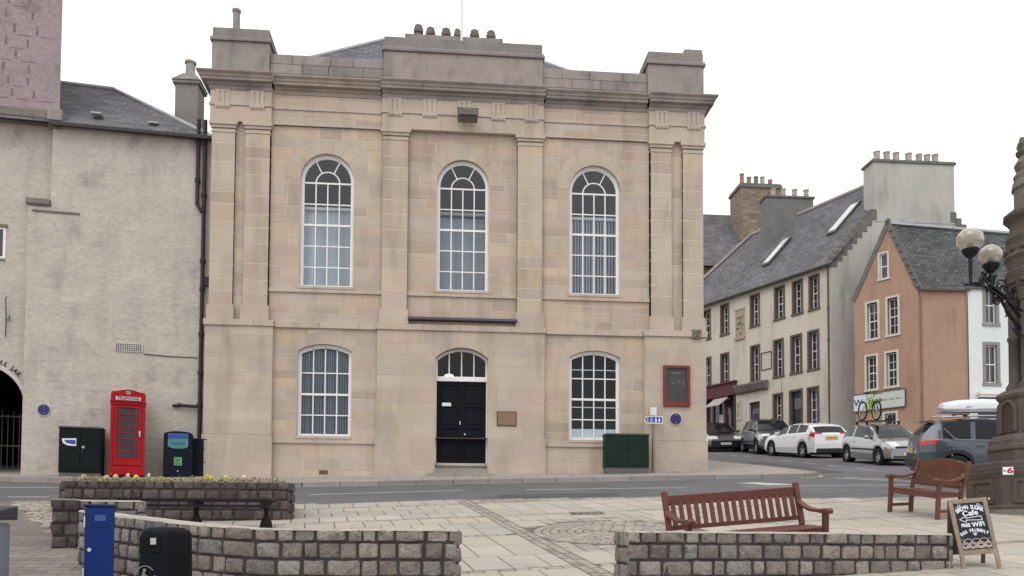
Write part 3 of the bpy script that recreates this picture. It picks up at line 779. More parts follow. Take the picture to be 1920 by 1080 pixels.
def leaf(x0, x1):
    mb = MB(); z0, z1 = 3.63, 5.98
    mb.box(x0, x1, yd+.05, yd+.08, z0, z1)
    st = .09
    rails = [(z0, z0+.12), (z0+.62, z0+.72), (z0+1.0, z0+1.08), (z0+1.62, z0+1.70), (z1-.1, z1)]
    for a, b in ((x0, x0+st), (x1-st, x1)): mb.box(a, b, yd+.02, yd+.05, z0, z1)
    for a, b in rails: mb.box(x0+st, x1-st, yd+.02, yd+.05, a, b)
    pan = [(z0+.12, z0+.62), (z0+.72, z0+1.0), (z0+1.08, z0+1.62), (z0+1.7, z1-.1)]
    for a, b in pan:
        mb.box(x0+st+.05, x1-st-.05, yd+.035, yd+.051, a+.05, b-.05)
    return mb.build('door', M_black, hall, WS, bevel=.006)
d1 = leaf(xd0+.04, .553); d2 = leaf(.557, xd1-.04)
mb = MB(); mb.box(.0, .26, yd+.005, yd+.022, 5.27, 5.37); mb.box(.03, .23, yd-.0, yd+.01, 5.30, 5.34)
mb.build('letter_plate', M_chrome, d1, WS, bevel=.004)
mb = MB(); mb.sphere((.66, yd-.03, 4.46), .035, 8); mb.tube([(.66, yd+.03, 4.46), (.66, yd-.03, 4.46)], .015, 8); mb.build('door_knob', M_chrome, d2, WS, smooth=True)
mb = MB(); mb.lathe([(.02, 0), (.02, .02)], (.52, yd+.0, 4.82), 10, axis='y'); mb.box(.51, .53, yd, yd+.02, 4.74, 4.82); mb.build('keyhole_cover', M_chrome, d1, WS)
mb = MB(); mb.box(xd0, xd1, yd-.06, yd+.12, 3.55, 3.63, (1.5, 1.5, 1.5)); mb.box(xd0, xd1, yd-.03, yd+.12, 3.44, 3.55, (.8, .75, .75)); mb.box(xd0-.0, xd1+.0, Y0-.25, yd+.1, 3.28, 3.44, (.95, .92, .9)); mb.box(xd0-.2, xd1+.2, Y0-.55, Y0-.0, 2.9, 3.30, (1.0, .97, .95))
mb.build('step', mat('step_stone', (.30, .28, .25), .85, .12, 2, .1, 30, .004, 40, attr=True), hall, WS, bevel=.008)
# vent brick and hall lamp
mb = MB(); mb.box(-3.42, -3.18, Y0+.015, Y0+.06, 3.26, 3.38)
for k in range(5): mb.box(-3.40+k*.045, -3.385+k*.045, Y0+.0, Y0+.03, 3.27, 3.37)
mb.build('air_brick', mat('vent_brown', (.16, .11, .07), .8), hall, WS)
lampo = MB(); lampo.sphere((.20, Y0+.9, 6.28), .14, 8, (1, 1, .45)); lampo.tube([(.20, Y0+.9, 6.3), (.20, Y0+.9, 7.2)], .012, 6)
tag(lampo.build('ceiling_lamp', mat('lamp_glow', (.9, .8, .6), .5, emit=((1, .86, .6), 1.6)), None), 'warm glowing bowl lamp hanging behind the fanlight over the black door', 'lamp')
lampo = MB(); lampo.sphere((-.22, Y0+1.0, 9.98), .07, 8); lampo.tube([(-.22, Y0+1.0, 10.0), (-.22, Y0+1.0, 13)], .01, 6)
tag(lampo.build('pendant_lamp', MATS['lamp_glow'], None), 'small warm lamp glowing behind the middle upper arched window', 'lamp')

# things fixed to the hall --------------------------------------------------------
t = thing('floodlight', 'grey rectangular floodlight jutting out under the middle of the cornice frieze', 'floodlight', loc(.66, Y0-.12, 13.45))
mb = MB(); mb.T = Matrix.Translation((0, -.32, .0)) @ Matrix.Rotation(R(-22), 4, 'X')
mb.box(-.28, .28, -.14, .10, -.13, .15); mb.box(-.30, .30, -.17, -.14, -.15, .17, skip=('f',))
mb.build('housing', mat('lamp_bronze_grey', (.19, .165, .15), .5, .1, 3, metal=.3), t, bevel=.012)
mb = MB(); mb.T = Matrix.Translation((0, -.32, .0)) @ Matrix.Rotation(R(-22), 4, 'X'); mb.box(-.26, .26, -.185, -.17, -.12, .14)
for k in range(6): mb.box(-.25+k*.09, -.235+k*.09, -.20, -.185, -.12, .14)
for k in range(3): mb.box(-.26, .26, -.20, -.185, -.08+k*.08, -.07+k*.08)
mb.build('grille', mat('grille_grey', (.16, .14, .135), .6, .15, 5), t)
mb = MB(); mb.bar((-.1, 0, 0), (-.1, -.3, -.05), .04, .02); mb.bar((.1, 0, 0), (.1, -.3, -.05), .04, .02); mb.build('bracket', M_iron, t)
t = thing('light_trough', 'long narrow purple lit strip light box across the wall above the black door', 'light fitting', loc(.575, Y0-.05, 7.70))
mb = MB(); mb.box(-1.555, 1.555, -.16, .06, -.035, .045); mb.build('housing', mat('trough_brown', (.085, .07, .075), .6, .1, 3), t, bevel=.006)
mb = MB(); mb.box(-1.50, 1.50, -.17, -.16, -.02, .02); mb.build('lens', mat('purple_lens', (.095, .08, .13), .35, .25, .8), t)
def plaque_disc(name, x, z, r, M, label, cat):
    t = thing(name, label, cat, M)
    mb = MB(); mb.lathe([(r, 0), (r, -.02), (r*.99, -.03), (.001, -.03)], (0, 0, 0), 36, axis='y'); mb.build('disc', mat('blue_enamel', (.022, .02, .105), .4, .1, 6, spec=.4), t)
    mb = MB(); mb.lathe([(r, 0), (r, -.022), (r*1.14, -.022), (r*1.14, 0)], (0, 0, 0), 36, axis='y', cap=False); mb.build('rim', mat('plaque_rim', (.52, .48, .50), .7, .1, 5), t)
    mb = MB()
    for s in (-1, 1): mb.sphere((0, -.032, s*r*.68), r*.085, 6)
    mb.build('stud', MATS['plaque_rim'], t)
    return t
plaque_disc('blue_plaque', 0, 0, .165, loc(6.76, Y0-.11, 4.97), 'round blue plaque with pale rim under the red framed board on the hall', 'plaque')
t = thing('brass_plaque', 'small rectangular brown brass plaque on the stone wall right of the black door', 'plaque', loc(1.84, Y0-.09, 4.90))
mb = MB(); mb.box(-.28, .28, -.03, 0, -.21, .21); mb.build('frame', mat('plaque_bronze_edge', (.10, .065, .035), .5, .1, 5, metal=.3), t, bevel=.006)
mb = MB(); mb.box(-.255, .255, -.036, -.03, -.185, .185); mb.build('plate', mat('plaque_bronze', (.22, .15, .09), .45, .12, 5, metal=.2), t)
t = thing('notice_board', 'tall wall board with red frame and dark grey panel at the right of the hall', 'notice board', loc(6.785, Y0-.11, 5.93))
mb = MB()
for a in ((-.395, -.30, -.60, .60), (.30, .395, -.60, .60), (-.30, .30, .52, .60), (-.30, .30, -.60, -.46)): mb.box(a[0], a[1], -.07, 0, a[2], a[3])
mb.build('frame', mat('red_stained_frame', (.17, .032, .028), .5, .15, 3), t, bevel=.008)
mb = MB(); mb.box(-.30, .30, -.03, 0, -.46, .52); mb.build('panel', mat('board_dark', (.052, .055, .06), .5, .15, 3), t)
mb = MB()
for k in range(14):
    x = random.uniform(-.16, .2); z = .10+random.uniform(-.05, .07); mb.bar((x, -.033, z), (x+random.uniform(.02, .07), -.033, z+random.uniform(-.03, .03)), .006, .002, up=(0, 1, 0))
mb.tube([(.12*math.cos(R(a)), -.033, .34+.05*math.sin(R(a))) for a in range(20, 161, 20)], .006, 5)
mb.build('lettering', mat('faded_white', (.45, .45, .45), .7), t)
t = thing('carved_stone', 'small square carved dark stone set high at the right corner of the hall', 'carved stone', loc(7.38, Y0-.14, 7.33))
M_cs = mat('carved_dark_stone', (.19, .155, .125), .9, .2, 8, .15, 30, .01, 30)
mb = MB(); mb.box(-.14, .14, -.04, .03, -.0, .27); mb.build('slab', M_cs, t, bevel=.01)
mb = MB()
for k in range(7): mb.sphere((random.uniform(-.08, .08), -.045, random.uniform(.05, .22)), .028, 5)
mb.build('relief', M_cs, t)

# signpost ----------------------------------------------------------------------
gz = g(6.02, 23.1)+.1
t = thing('signpost', 'slim steel signpost with a blue arrow sign standing beside the dark green cabinet', 'signpost', loc(6.03, 23.15, gz))
mb = MB(); mb.tube([(0, 0, -.1), (0, 0, 1.72)], .038, 10); mb.build('post', mat('galvanised', (.22, .19, .175), .5, .2, 5, metal=.5), t, smooth=True, auto=40)
M_blue = mat('sign_blue', (.025, .07, .30), .4, .05, 3)
mb = MB(); mb.prism([(-.27, 1.49), (-.20, 1.41), (.27, 1.41), (.27, 1.62), (-.20, 1.62)][::-1], -.055, -.045); mb.build('sign_border', mat('sign_white', (.75, .76, .78), .4), t)
mb = MB(); mb.prism([(-.245, 1.515), (-.19, 1.44), (.25, 1.44), (.25, 1.60), (-.19, 1.60)][::-1], -.060, -.055); mb.build('sign_panel', M_blue, t)
mb = MB()
mb.bar((-.19, -.063, 1.515), (-.15, -.063, 1.58), .016, .004, up=(0, 1, 0)); mb.bar((-.19, -.063, 1.515), (-.15, -.063, 1.455), .016, .004, up=(0, 1, 0))
def wheelchair(x, z, s):
    mb.tube([(x+s*.35*math.cos(R(a)), -.063, z-s*.2+s*.35*math.sin(R(a))) for a in range(100, 400, 25)], .008, 5)
    mb.tube([(x-.01*s, -.063, z+s*.45), (x, -.063, z), (x+s*.3, -.063, z), (x+s*.4, -.063, z-s*.4)], .009, 5); mb.sphere((x-.01*s, -.063, z+s*.6), .012, 5)
wheelchair(-.06, 1.52, .1)
for x in (.07, .17):
    mb.sphere((x, -.063, 1.575), .015, 5); mb.prism([(x-.03, 1.46), (x+.03, 1.46), (x+.018, 1.555), (x-.018, 1.555)][::-1], -.064, -.060)
mb.build('symbols', MATS['sign_white'], t)
t = thing('paper_notice', 'white paper notice in a clear sleeve fixed above the blue arrow sign', 'notice', loc(6.03, 23.11, gz+1.64))
mb = MB(); mb.box(-.10, .10, -.01, 0, 0, .27); mb.build('sleeve', mat('clear_sleeve_grey', (.40, .40, .38), .3), t)
mb = MB(); mb.box(-.085, .09, -.014, -.01, .01, .235); mb.build('sheet', mat('paper', (.72, .76, .72), .8), t)
mb = MB()
for k in range(4): mb.box(-.06, .06-.02*(k % 2), -.016, -.014, .05+.04*k, .06+.04*k)
mb.build('print', mat('print_bluegrey', (.42, .52, .55), .8), t)

# green street cabinet -------------------------------------------------------------
M_grn = mat('dark_green_paint', (.011, .026, .019), .55, .2, 2, .12, 30, spec=.12)
def cabinet(name, label, M, wd, dp, ht, M_, sticker=False, base=.0):
    t = thing(name, label, 'utility cabinet', M)
    mb = MB(); mb.box(-wd/2, wd/2, 0, dp, base, ht-.05); mb.build('body', M_, t, bevel=.012)
    mb = MB(); mb.box(-wd/2-.025, wd/2+.025, -.03, dp+.02, ht-.05, ht-.02); mb.box(-wd/2-.0, wd/2+.0, -.01, dp, ht-.02, ht); mb.build('lid', MATS.get('cab_lid') or mat('cab_lid', (.07, .085, .06), .6, .2, 3), t, bevel=.008)
    for s in (-1, 1):
        mb = MB(); a, b = (-wd/2+.03, -.006) if s < 0 else (.006, wd/2-.03); mb.box(a, b, -.012, 0, base+.06, ht-.08); d = mb.build('door', M_, t, bevel=.006)
        mb = MB(); x = -s*-.05 if False else s*.05; mb.box(x-.012, x+.012, -.03, -.012, ht*.5-.05, ht*.5+.05); mb.build('handle', M_iron, d, bevel=.004)
    mb = MB(); mb.box(-wd/2+.02, wd/2-.02, .02, dp-.02, -.15, base); mb.build('plinth', mat('cab_plinth', (.12, .12, .11), .9), t)
    return t
cabinet('utility_cabinet', 'plain dark green metal cabinet in front of the right ground floor window of the hall', loc(5.19, 22.75, g(5.19, 22.9)+.10), 1.24, .4, 1.12, M_grn, base=.16)

# ================================================================== HARLED BUILDINGS ON THE LEFT
M_harl = mat('cream_harling', (.475, .432, .378), .95, .09, .8, .13, 8, .024, 3.2, streak=.35, stretch=(1, 1, 1.9), stain=((.30, .262, .228), 1.3, (1, 1, .7), .58))
M_pink = mat('pink_rendered_stone', (.32, .25, .255), .95, .12, 1.2, .14, 12, .03, 6, stain=((.20, .15, .16), 1.8, (1, 1, 1), .56))
M_trim = mat('stone_trim', (.20, .175, .155), .9, .15, 3, .12, 30, .006, 40)
FL = frame(-6.74, 23.9, .991, .135)
t = thing('harled_building', 'tall cream rough harled building with slate roof on the left beside the stone hall', 'building', loc(-9, 23.7, 3.1))
mb = MB(); mb.box(-4.60, .12, 0, 6, 2.2, 10.52); mb.box(-4.04, .12, 0, 6, 10.52, 12.84)
mb.box(-4.04, .12, -.0, .01, 12.8, 12.84)
mb.build('wall', M_harl, t, FL)
mb = MB(); mb.box(-4.62, -4.04, -.04, .3, 10.52, 10.56); mb.box(-4.66, -4.06, -.07, .2, 10.56, 10.72); mb.box(-4.5, -3.3, -.035, .0, 10.36, 10.42, (1.5, 1.5, 1.5))
mb.build('ledge', M_trim, t, FL, bevel=.02)
mb = MB()
pts = [(-3.8, -.22, 12.80), (.14, -.22, 12.86), (-3.30, 3.1, 15.55), (-9.5, 3.1, 15.6), (-9.5, -.22, 12.74), (.2, 6.2, 12.8), (-9.5, 6.2, 12.8)]
mb.add(pts, [(4, 0, 2, 3), (0, 1, 2), (1, 5, 2), (5, 6, 3, 2)])
rf = mb.build('roof', M_slate, t, FL)
mb = MB(); mb.tube([(.14, -.2, 12.88), (-3.3, 3.1, 15.6), (-9.5, 3.1, 15.65)], .05, 6); mb.build('ridge_flashing', M_lead, rf, FL)
mb = MB(); mb.bar((-4.05, -.26, 12.74), (.1, -.26, 12.79), .10, .09); mb.build('gutter', M_iron, t, FL)
for (x, z) in ((-3.0, 13.35), (-1.5, 13.25)): mb = MB(); mb.box(x-.14, x+.14, .15, .45, z, z+.04); mb.build('roof_vent', M_lead, rf, FL)
mb = MB(); mb.box(-2.34, -1.60, -.03, .0, 6.62, 6.86)
vt = mb.build('vent_grille', mat('vent_white', (.55, .52, .49), .8, .1, 5), t, FL, bevel=.006)
mb = MB()
for i in range(12):
    for j in range(4): mb.box(-2.30+i*.057, -2.265+i*.057, -.034, -.029, 6.645+j*.053, 6.68+j*.053)
mb.build('vent_hole', M_dark, vt, FL)
mb = MB(); mb.tube([(-1.58, -.02, 6.58), (-.9, -.02, 6.545), (-.15, -.02, 6.55)], .012, 5); mb.build('cable', M_iron, t, FL)
# chimney standing behind
t = thing('chimney_stack', 'narrow grey rendered chimney with one pot just left of the stone hall cornice', 'chimney', loc(-8.12, 26.8, 12))
mb = MB(); mb.box(-8.48, -7.78, 26.4, 27.1, 12, 15.8); mb.build('stack', mat('grey_render', (.27, .25, .235), .95, .15, 1.5, .1, 20, .01, 20), t, WS)
mb = MB(); mb.box(-8.55, -7.71, 26.33, 27.17, 15.8, 15.9); mb.add([(-8.58, 26.3, 15.9), (-7.68, 26.3, 15.9), (-7.68, 27.2, 15.9), (-8.58, 27.2, 15.9), (-8.32, 26.6, 16.25), (-7.94, 26.6, 16.25), (-7.94, 26.9, 16.25), (-8.32, 26.9, 16.25)], [(0, 1, 5, 4), (1, 2, 6, 5), (2, 3, 7, 6), (3, 0, 4, 7), (4, 5, 6, 7)])
mb.build('cap', M_greyst, t, WS)
mb = MB(); mb.lathe([(.17, 0), (.15, .1), (.14, .42), (.18, .44), (.18, .5), (.13, .52)], (-8.13, 26.75, 16.2), 14); mb.build('chimney_pot', M_potbuff, t, WS, smooth=True, auto=40)

# arch house
t = thing('arch_house', 'cream harled house with a dark round archway at the left picture edge', 'building', loc(-12, 23.4, 3.0))
mb = MB(); FA = FL @ Matrix.Translation((0, .22, 0))
acx, ar, azs = -5.75, 1.13, 5.0
def arch_wall(mb, x0, x1, z0, z1, y, cx, r, zs, depth):
    def q(a, b, c, d): mb.add([(p[0], y, p[1]) for p in (a, b, c, d)], [(0, 1, 2, 3)])
    q((x0, z0), (cx-r, z0), (cx-r, z1), (x0, z1)); q((cx+r, z0), (x1, z0), (x1, z1), (cx+r, z1))
    P = [(cx-r*math.cos(PI*i/24), zs+r*math.sin(PI*i/24)) for i in range(25)]
    for a, b in zip(P[:-1], P[1:]): q(a, b, (b[0], z1), (a[0], z1))
    loop = [(cx-r, z0)]+P+[(cx+r, z0)]
    for a, b in zip(loop[:-1], loop[1:]): mb.add([(a[0], y, a[1]), (b[0], y, b[1]), (b[0], y+depth, b[1]), (a[0], y+depth, a[1])], [(0, 1, 2, 3)])
arch_wall(mb, -10, -4.03, 2.2, 12.84, 0, acx, ar, azs, .5)
mb.build('wall', M_harl, t, FA)
mb = MB(); P0_ = [(acx-(ar+o)*math.cos(PI*i/24), azs+(ar+o)*math.sin(PI*i/24)) for o in (0, .11) for i in range(25)]
inn = [(acx-ar, 2.9)]+P0_[:25]+[(acx+ar, 2.9)]; ou = [(acx-ar-.11, 2.9)]+P0_[25:]+[(acx+ar+.11, 2.9)]
n_ = len(inn); mb.add([(p[0], -.03, p[1]) for p in inn+ou]+[(p[0], .02, p[1]) for p in inn+ou], [q for i in range(n_-1) for q in ((i, i+1, n_+i+1, n_+i), (i, 2*n_+i, 2*n_+i+1, i+1), (n_+i, n_+i+1, 3*n_+i+1, 3*n_+i))])
mb.build('arch_surround', mat('pale_arch_paint', (.52, .48, .45), .9, .1, 3, .1, 20, .004, 30), t, FA)
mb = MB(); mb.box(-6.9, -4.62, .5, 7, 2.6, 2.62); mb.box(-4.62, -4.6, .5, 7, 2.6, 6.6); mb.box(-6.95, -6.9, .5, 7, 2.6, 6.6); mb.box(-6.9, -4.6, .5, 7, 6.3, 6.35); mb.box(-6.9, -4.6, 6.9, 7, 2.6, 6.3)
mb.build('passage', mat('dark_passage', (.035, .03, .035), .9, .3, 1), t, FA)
mb = MB()
for k in range(14): mb.box(-6.85+k*.16, -6.83+k*.16, 3.0, 3.02, 3.2, 5.2 if k % 2 else 5.3)
for z in (3.4, 4.2, 5.1): mb.box(-6.9, -4.62, 3.0, 3.02, z, z+.04)
mb.build('iron_gate', mat('gate_grey', (.20, .22, .20), .5), t, FA)
mb = MB()
txt = [('L', 66), ('L', 61), ('J', 53), ('A', 48.5), ('I', 44.8), ('L', 42)]
for ch, ang in txt:
    a_ = R(ang); r_ = ar+.19
    X = Matrix.Translation((acx+r_*math.cos(a_), -.012, azs+r_*math.sin(a_))) @ Matrix.Rotation(-(a_-PI/2), 4, 'Y') 
    text_mb(mb, ch, .17, X, .004, 1.0, .004)
mb.build('lettering', M_iron, t, FA)
mb = MB(); mb.box(-6.2, -5.21, -.03, .05, 9.0, 9.06); mb.box(-6.2, -5.17, -.06, .05, 9.92, 10.0)
wn = mb.build('window_sill', M_trim, t, FA); 
mb = MB(); mb.box(-6.1, -5.20, -.015, .0, 9.06, 9.92); wn2 = mb.build('window', M_wframe, t, FA)
mb = MB(); mb.box(-6.05, -5.27, -.02, -.015, 9.12, 9.86); mb.build('glass', mat('dark_pane', (.03, .035, .045), .1, .1, 2, spec=.6), wn2, FA)
mb = MB(); mb.tube([(-5.12, -.05, 8.0), (-5.12, -.12, 7.95), (-5.12, -.05, 7.4), (-5.12, -.05, 6.9)], .014, 5); mb.tube([(-5.12, -.05, 7.4), (-5.05, -.05, 7.35), (-5.04, -.05, 7.5)], .014, 5); mb.build('bracket', M_iron, t, FA)
mb = MB(); mb.box(-10, -4.02, -.16, .1, 12.84, 12.96); mb.box(-10, -3.98, -.26, .1, 12.96, 13.20); mb.build('cornice', M_trim, t, FA, bevel=.02)
mb = MB(); mb.box(-4.16, -3.78, -.36, .3, 12.90, 13.22); mb.box(-4.12, -3.86, -.32, .3, 12.72, 12.90); mb.build('corbel', M_greyst, t, FA, bevel=.02)
# pink upper tower
t = thing('pink_tower', 'pink rendered blank tower rising out of frame above the arch house at top left', 'tower', loc(-12, 23.6, 13))
mb = MB(); mb.prism_z([(-10, -.10), (-3.92, -.10), (-6.0, 4), (-10, 4)], 13.2, 21)
mb.cur = 1
random.seed(21)
z = 13.5; r_ = 0
while z < 20.8:
    h = random.uniform(.34, .42); x = -7.3+random.uniform(0, .5)
    while x < -4.45:
        nx = x+random.uniform(.45, .7)
        # fill pattern: pairs of small dark pinning stones between the blocks
        mb.box(x-.03, x+.03, -.104, -.10, z+.06, z+h-.06+random.uniform(-.05, 0)); 
        if random.random() < .5: mb.box(x+.1, min(nx, -4.0)-.1, -.103, -.10, z-.012, z+.012)
        x = nx
    z += h
mb.build('wall', [M_pink, mat('pinning_dark', (.20, .15, .155), .95, .3, 6, .2, 20, .01, 20)], t, FA)
random.seed(5)

# drainpipes ----------------------------------------------------------------------
def pipe(name, label, pts, r, M, col_z=(), mat_=None, grp=None, cat='drainpipe'):
    t = thing(name, label, cat, loc(*(M @ Vector(pts[-1])))); mt = mat_ or M_pipe
    mb = MB(); mb.tube(pts, r, 10); mb.build('pipe', mt, t, M, smooth=True, auto=50)
    for z in col_z:
        p = pts[0] if len(pts) < 3 else min(pts, key=lambda q: abs(q[2]-z))
        mb = MB(); mb.lathe([(r*1.35, -.06), (r*1.45, -.03), (r*1.45, .03), (r*1.35, .06)], (p[0], p[1], z), 10); mb.build('collar', mt, t, M)
    return t
M_pipe = mat('black_pipe', (.032, .024, .034), .5, .2, 4, .1, 30)
pipe('drainpipe', 'long dark drainpipe running down to the ground beside the stone hall', [(-.06, -.10, 13.36), (-.06, -.10, 4.2), (-.06, -.10, 3.1)], .055, FL, (11.2, 9.3, 8.5, 7.2, 6.1, 5.2), grp='x')
pipe('drainpipe', 'shorter dark pipe joining the long drainpipe high up beside the stone hall', [(-.24, -.10, 13.36), (-.24, -.10, 10.9), (-.10, -.12, 10.7)], .055, FL, (12.7, 11.6))
t = thing('pipe_branch', 'short dark horizontal pipe stub sticking left from the drainpipe above the recycling bin', 'pipe', loc(-7.2, 23.8, 5.17))
mb = MB(); mb.tube([(-.78, -.05, 5.15), (-.62, -.10, 5.17), (-.06, -.10, 5.15)], .045, 8); mb.build('pipe', M_pipe, t, FL)
mb = MB(); mb.lathe([(.065, -.03), (.065, .03)], (-.60, -.1, 5.17), 10, axis='x'); mb.build('collar', M_pipe, t, FL)
mb = MB(); mb.box(-.02, .12, -.12, .0, 8.6, 8.85); tag(mb.build('junction_box', M_pipe, None, FL), 'small dark box bracketed between the drainpipe and the hall corner', 'box')

plaque_disc('blue_plaque', 0, 0, .15, FL @ Matrix.Translation((-4.07, 0, 4.92)), 'round dark blue plaque on the harled wall beside the archway at far left', 'plaque')
gz = g(-9.7, 23)+.10
t = cabinet('utility_cabinet', 'black green double door cabinet with a torn blue sticker beside the red phone box', FL @ Matrix.Translation((-2.97, -.62, g(-9.7, 23)+.10)) @ Matrix.Rotation(R(5), 4, 'Z'), 1.04, .45, 1.32, mat('black_green_paint', (.009, .012, .013), .55, .2, 2, .12, 30, spec=.1), base=.08)
mb = MB(); mb.prism([(-.45, .98), (-.42, .86), (-.30, .80), (-.10, .79), (-.10, 1.0)][::-1], -.017, -.012); st_ = mb.build('sticker', MATS['sign_white'], t)
mb = MB(); mb.prism([(-.40, .945), (-.33, .86), (-.12, .83), (-.12, .95)][::-1], -.019, -.017); mb.build('sticker_print', M_blue, st_)
mb = MB(); mb.box(.03, .10, -.018, -.012, .74, .80); mb.build('label', mat('label_grey', (.4, .4, .4), .7), t)

# telephone box -----------------------------------------------------------------------
M_red = mat('post_office_red', (.34, .010, .014), .5, .15, 2.5, .1, 30, spec=.12)
t = thing('phone_box', 'red telephone box with domed top and glazed door against the harled wall', 'phone box', FL @ Matrix.Translation((-1.80, -.66, g(-8.7, 23.1)+.10)) @ Matrix.Rotation(R(12), 4, 'Z') @ Matrix.Scale(.925, 4))
w2 = .455
mb = MB()
mb.box(-w2-.01, w2+.01, -w2-.01, w2+.01, 0, .10); mb.box(-w2, w2, -w2, w2, .10, .26)
for sx in (-1, 1):
    for sy in (-1, 1): mb.box(min(sx*w2, sx*(w2-.09)), max(sx*w2, sx*(w2-.09)), min(sy*w2, sy*(w2-.09)), max(sy*w2, sy*(w2-.09)), .26, 2.02)
mb.box(-w2, w2, w2-.03, w2, .26, 2.0)
mb.box(-w2, w2, -w2, w2, 2.02, 2.09)
mb.box(-w2-.02, w2+.02, -w2-.02, w2+.02, 2.09, 2.12)
mb.build('body', M_red, t, bevel=.008)
# cornice + domed roof with segmental faces
mb = MB()
N = 12
def segz(u): return 2.33+.13*(1-(u)**2)
poly = [(-w2+.0, 2.12)]+[(-w2, 2.30)]+[(w2*lerp(-1, 1, i/N), segz(lerp(-1, 1, i/N))-.0) for i in range(N+1)]+[(w2, 2.12)]
mb.prism(poly, -w2+.02, w2-.02)
mb.prism_x(poly, -w2+.02, w2-.02)
mb.add([(x*w2, y*w2, 2.33+.13*(1-max(abs(x), abs(y))**2)+.0) for y in [lerp(-1, 1, i/8) for i in range(9)] for x in [lerp(-1, 1, i/8) for i in range(9)]], [(j*9+i, j*9+i+1, (j+1)*9+i+1, (j+1)*9+i) for j in range(8) for i in range(8)])
rf = mb.build('roof', M_red, t, bevel=.006)
mb = MB(); mb.box(-.33, .33, -w2-.028, -w2+.02, 2.145, 2.25); sg = mb.build('sign_panel', mat('opal_glass', (.52, .46, .44), .4, .05, 5), t, bevel=.004)
mb = MB(); text_mb(mb, 'TELEPHONE', .115, Matrix.Translation((0, -w2-.030, 2.197)), .002, .92, .001); mb.build('lettering', mat('sign_black', (.03, .02, .02), .5), sg)
mb = MB()
for k in range(5): mb.sphere((-.05+k*.025, -w2+.01, 2.385+(.012 if k % 2 else 0)), .016, 5)
mb.box(-.055, .055, -w2-.0, -w2+.02, 2.335, 2.36); mb.build('crown', mat('crown_pale', (.6, .45, .42), .5), t)
def glazed(name, M, handle=False):
    X = M
    mb = MB(); mb.T = X
    for s in (-1, 1): mb.box(min(s*.36, s*.29), max(s*.36, s*.29), -.03, .0, .28, 2.0)
    mb.box(-.29, .29, -.03, 0, .28, .50); mb.box(-.29, .29, -.03, 0, 1.93, 2.0)
    for s in (-1, 1): mb.box(s*.21-.012, s*.21+.012, -.028, -.005, .5, 1.93)
    for k in range(1, 8): z = .5+k*1.43/8; mb.box(-.29, .29, -.028, -.005, z-.012, z+.012)
    d = mb.build(name, M_red, t, bevel=.003)
    mb = MB(); mb.T = X
    for k in range(8): z = .5+k*1.43/8; mb.box(-.29, .29, -.012, -.008, z+.012, z+.167)
    mb.build('glass', mat('phone_box_pane', (.035, .035, .038), .25, .3, 3, spec=.25), d)
    if handle:
        mb = MB(); mb.T = X; mb.box(.295, .335, -.045, -.03, 1.12, 1.28); mb.tube([(.315, -.05, 1.13), (.315, -.08, 1.16), (.315, -.08, 1.24), (.315, -.05, 1.27)], .01, 6); mb.build('handle', M_chrome, d)
    return d
glazed('door', Matrix.Translation((0, -w2+.03, 0)), True)
glazed('side_window', Matrix.Rotation(R(90), 4, 'Z') @ Matrix.Translation((0, -w2+.03, 0)))
glazed('side_window', Matrix.Rotation(R(-90), 4, 'Z') @ Matrix.Translation((0, -w2+.03, 0)))
mb = MB(); mb.box(-.22, .22, w2-.16, w2-.04, .9, 1.75); mb.box(-.1, .1, w2-.24, w2-.16, 1.15, 1.5); mb.build('telephone', mat('phone_grey', (.22, .22, .22), .4), t, bevel=.01)

# bins by the hall corner ------------------------------------------------------------
t = thing('recycling_bin', 'navy recycling bin with a blue and teal sign panel right of the phone box', 'recycling bin', FL @ Matrix.Translation((-.52, -.55, gz+.02)) @ Matrix.Rotation(R(7), 4, 'Z'))
M_navy = mat('navy_plastic', (.007, .009, .02), .55, .15, 3, spec=.1)
mb = MB(); N = 10
prof = [(-.37, 0)]+[(-.37, 1.14)]+[(.37*math.sin(lerp(-1, 1, i/N)*PI/2)*1.0, 1.14+.09*math.cos(lerp(-1, 1, i/N)*PI/2)) for i in range(1, N)]+[(.37, 1.14), (.37, 0)]
mb.prism(prof[::-1], -.3, .3); mb.build('body', M_navy, t, bevel=.015)
mb = MB(); mb.box(-.26, .25, -.325, -.30, .80, 1.16); mb.prism([(.23*math.cos(PI*i/10), .80-.05*math.sin(PI*i/10)) for i in range(11)], -.322, -.30); ap = mb.build('sign_panel', mat('teal_panel', (.06, .21, .22), .4, .2, 3), t)
mb = MB(); mb.box(-.255, .245, -.328, -.325, 1.02, 1.15); mb.prism([(-.12, 1.08), (0, 1.13), (.14, 1.08), (0, 1.04)][::-1], -.331, -.328); mb.build('blue_band', M_blue, ap)
mb = MB(); text_mb(mb, 'Recycle', .11, Matrix.Translation((0.0, -.328, .90)), .002); mb.build('lettering', mat('sign_dkblue', (.03, .08, .12), .5), ap)
mb = MB(); mb.box(-.10, .10, -.306, -.30, .30, .52); gp = mb.build('green_label', mat('label_green', (.12, .33, .13), .6), t)
mb = MB()
for k in range(4): mb.box(-.07, .07-.03*(k % 2), -.309, -.306, .33+k*.045, .35+k*.045)
mb.build('print', mat('label_print', (.03, .10, .04), .6), gp)
mb = MB(); mb.sphere((0, -.305, .14), .025, 6); mb.build('lock', M_chrome, t)
t = thing('litter_bin', 'squat black bin tucked behind the navy recycling bin against the hall corner', 'bin', FL @ Matrix.Translation((-.03, -.36, gz+.04)))
mb = MB(); mb.box(-.24, .24, -.2, .2, 0, 1.02); mb.build('body', M_navy, t, bevel=.02)
mb = MB(); mb.prism_x([(-.22, 1.02), (.22, 1.02), (.22, 1.10), (-.2, 1.05)], -.26, .26); mb.build('lid', M_navy, t, bevel=.01)

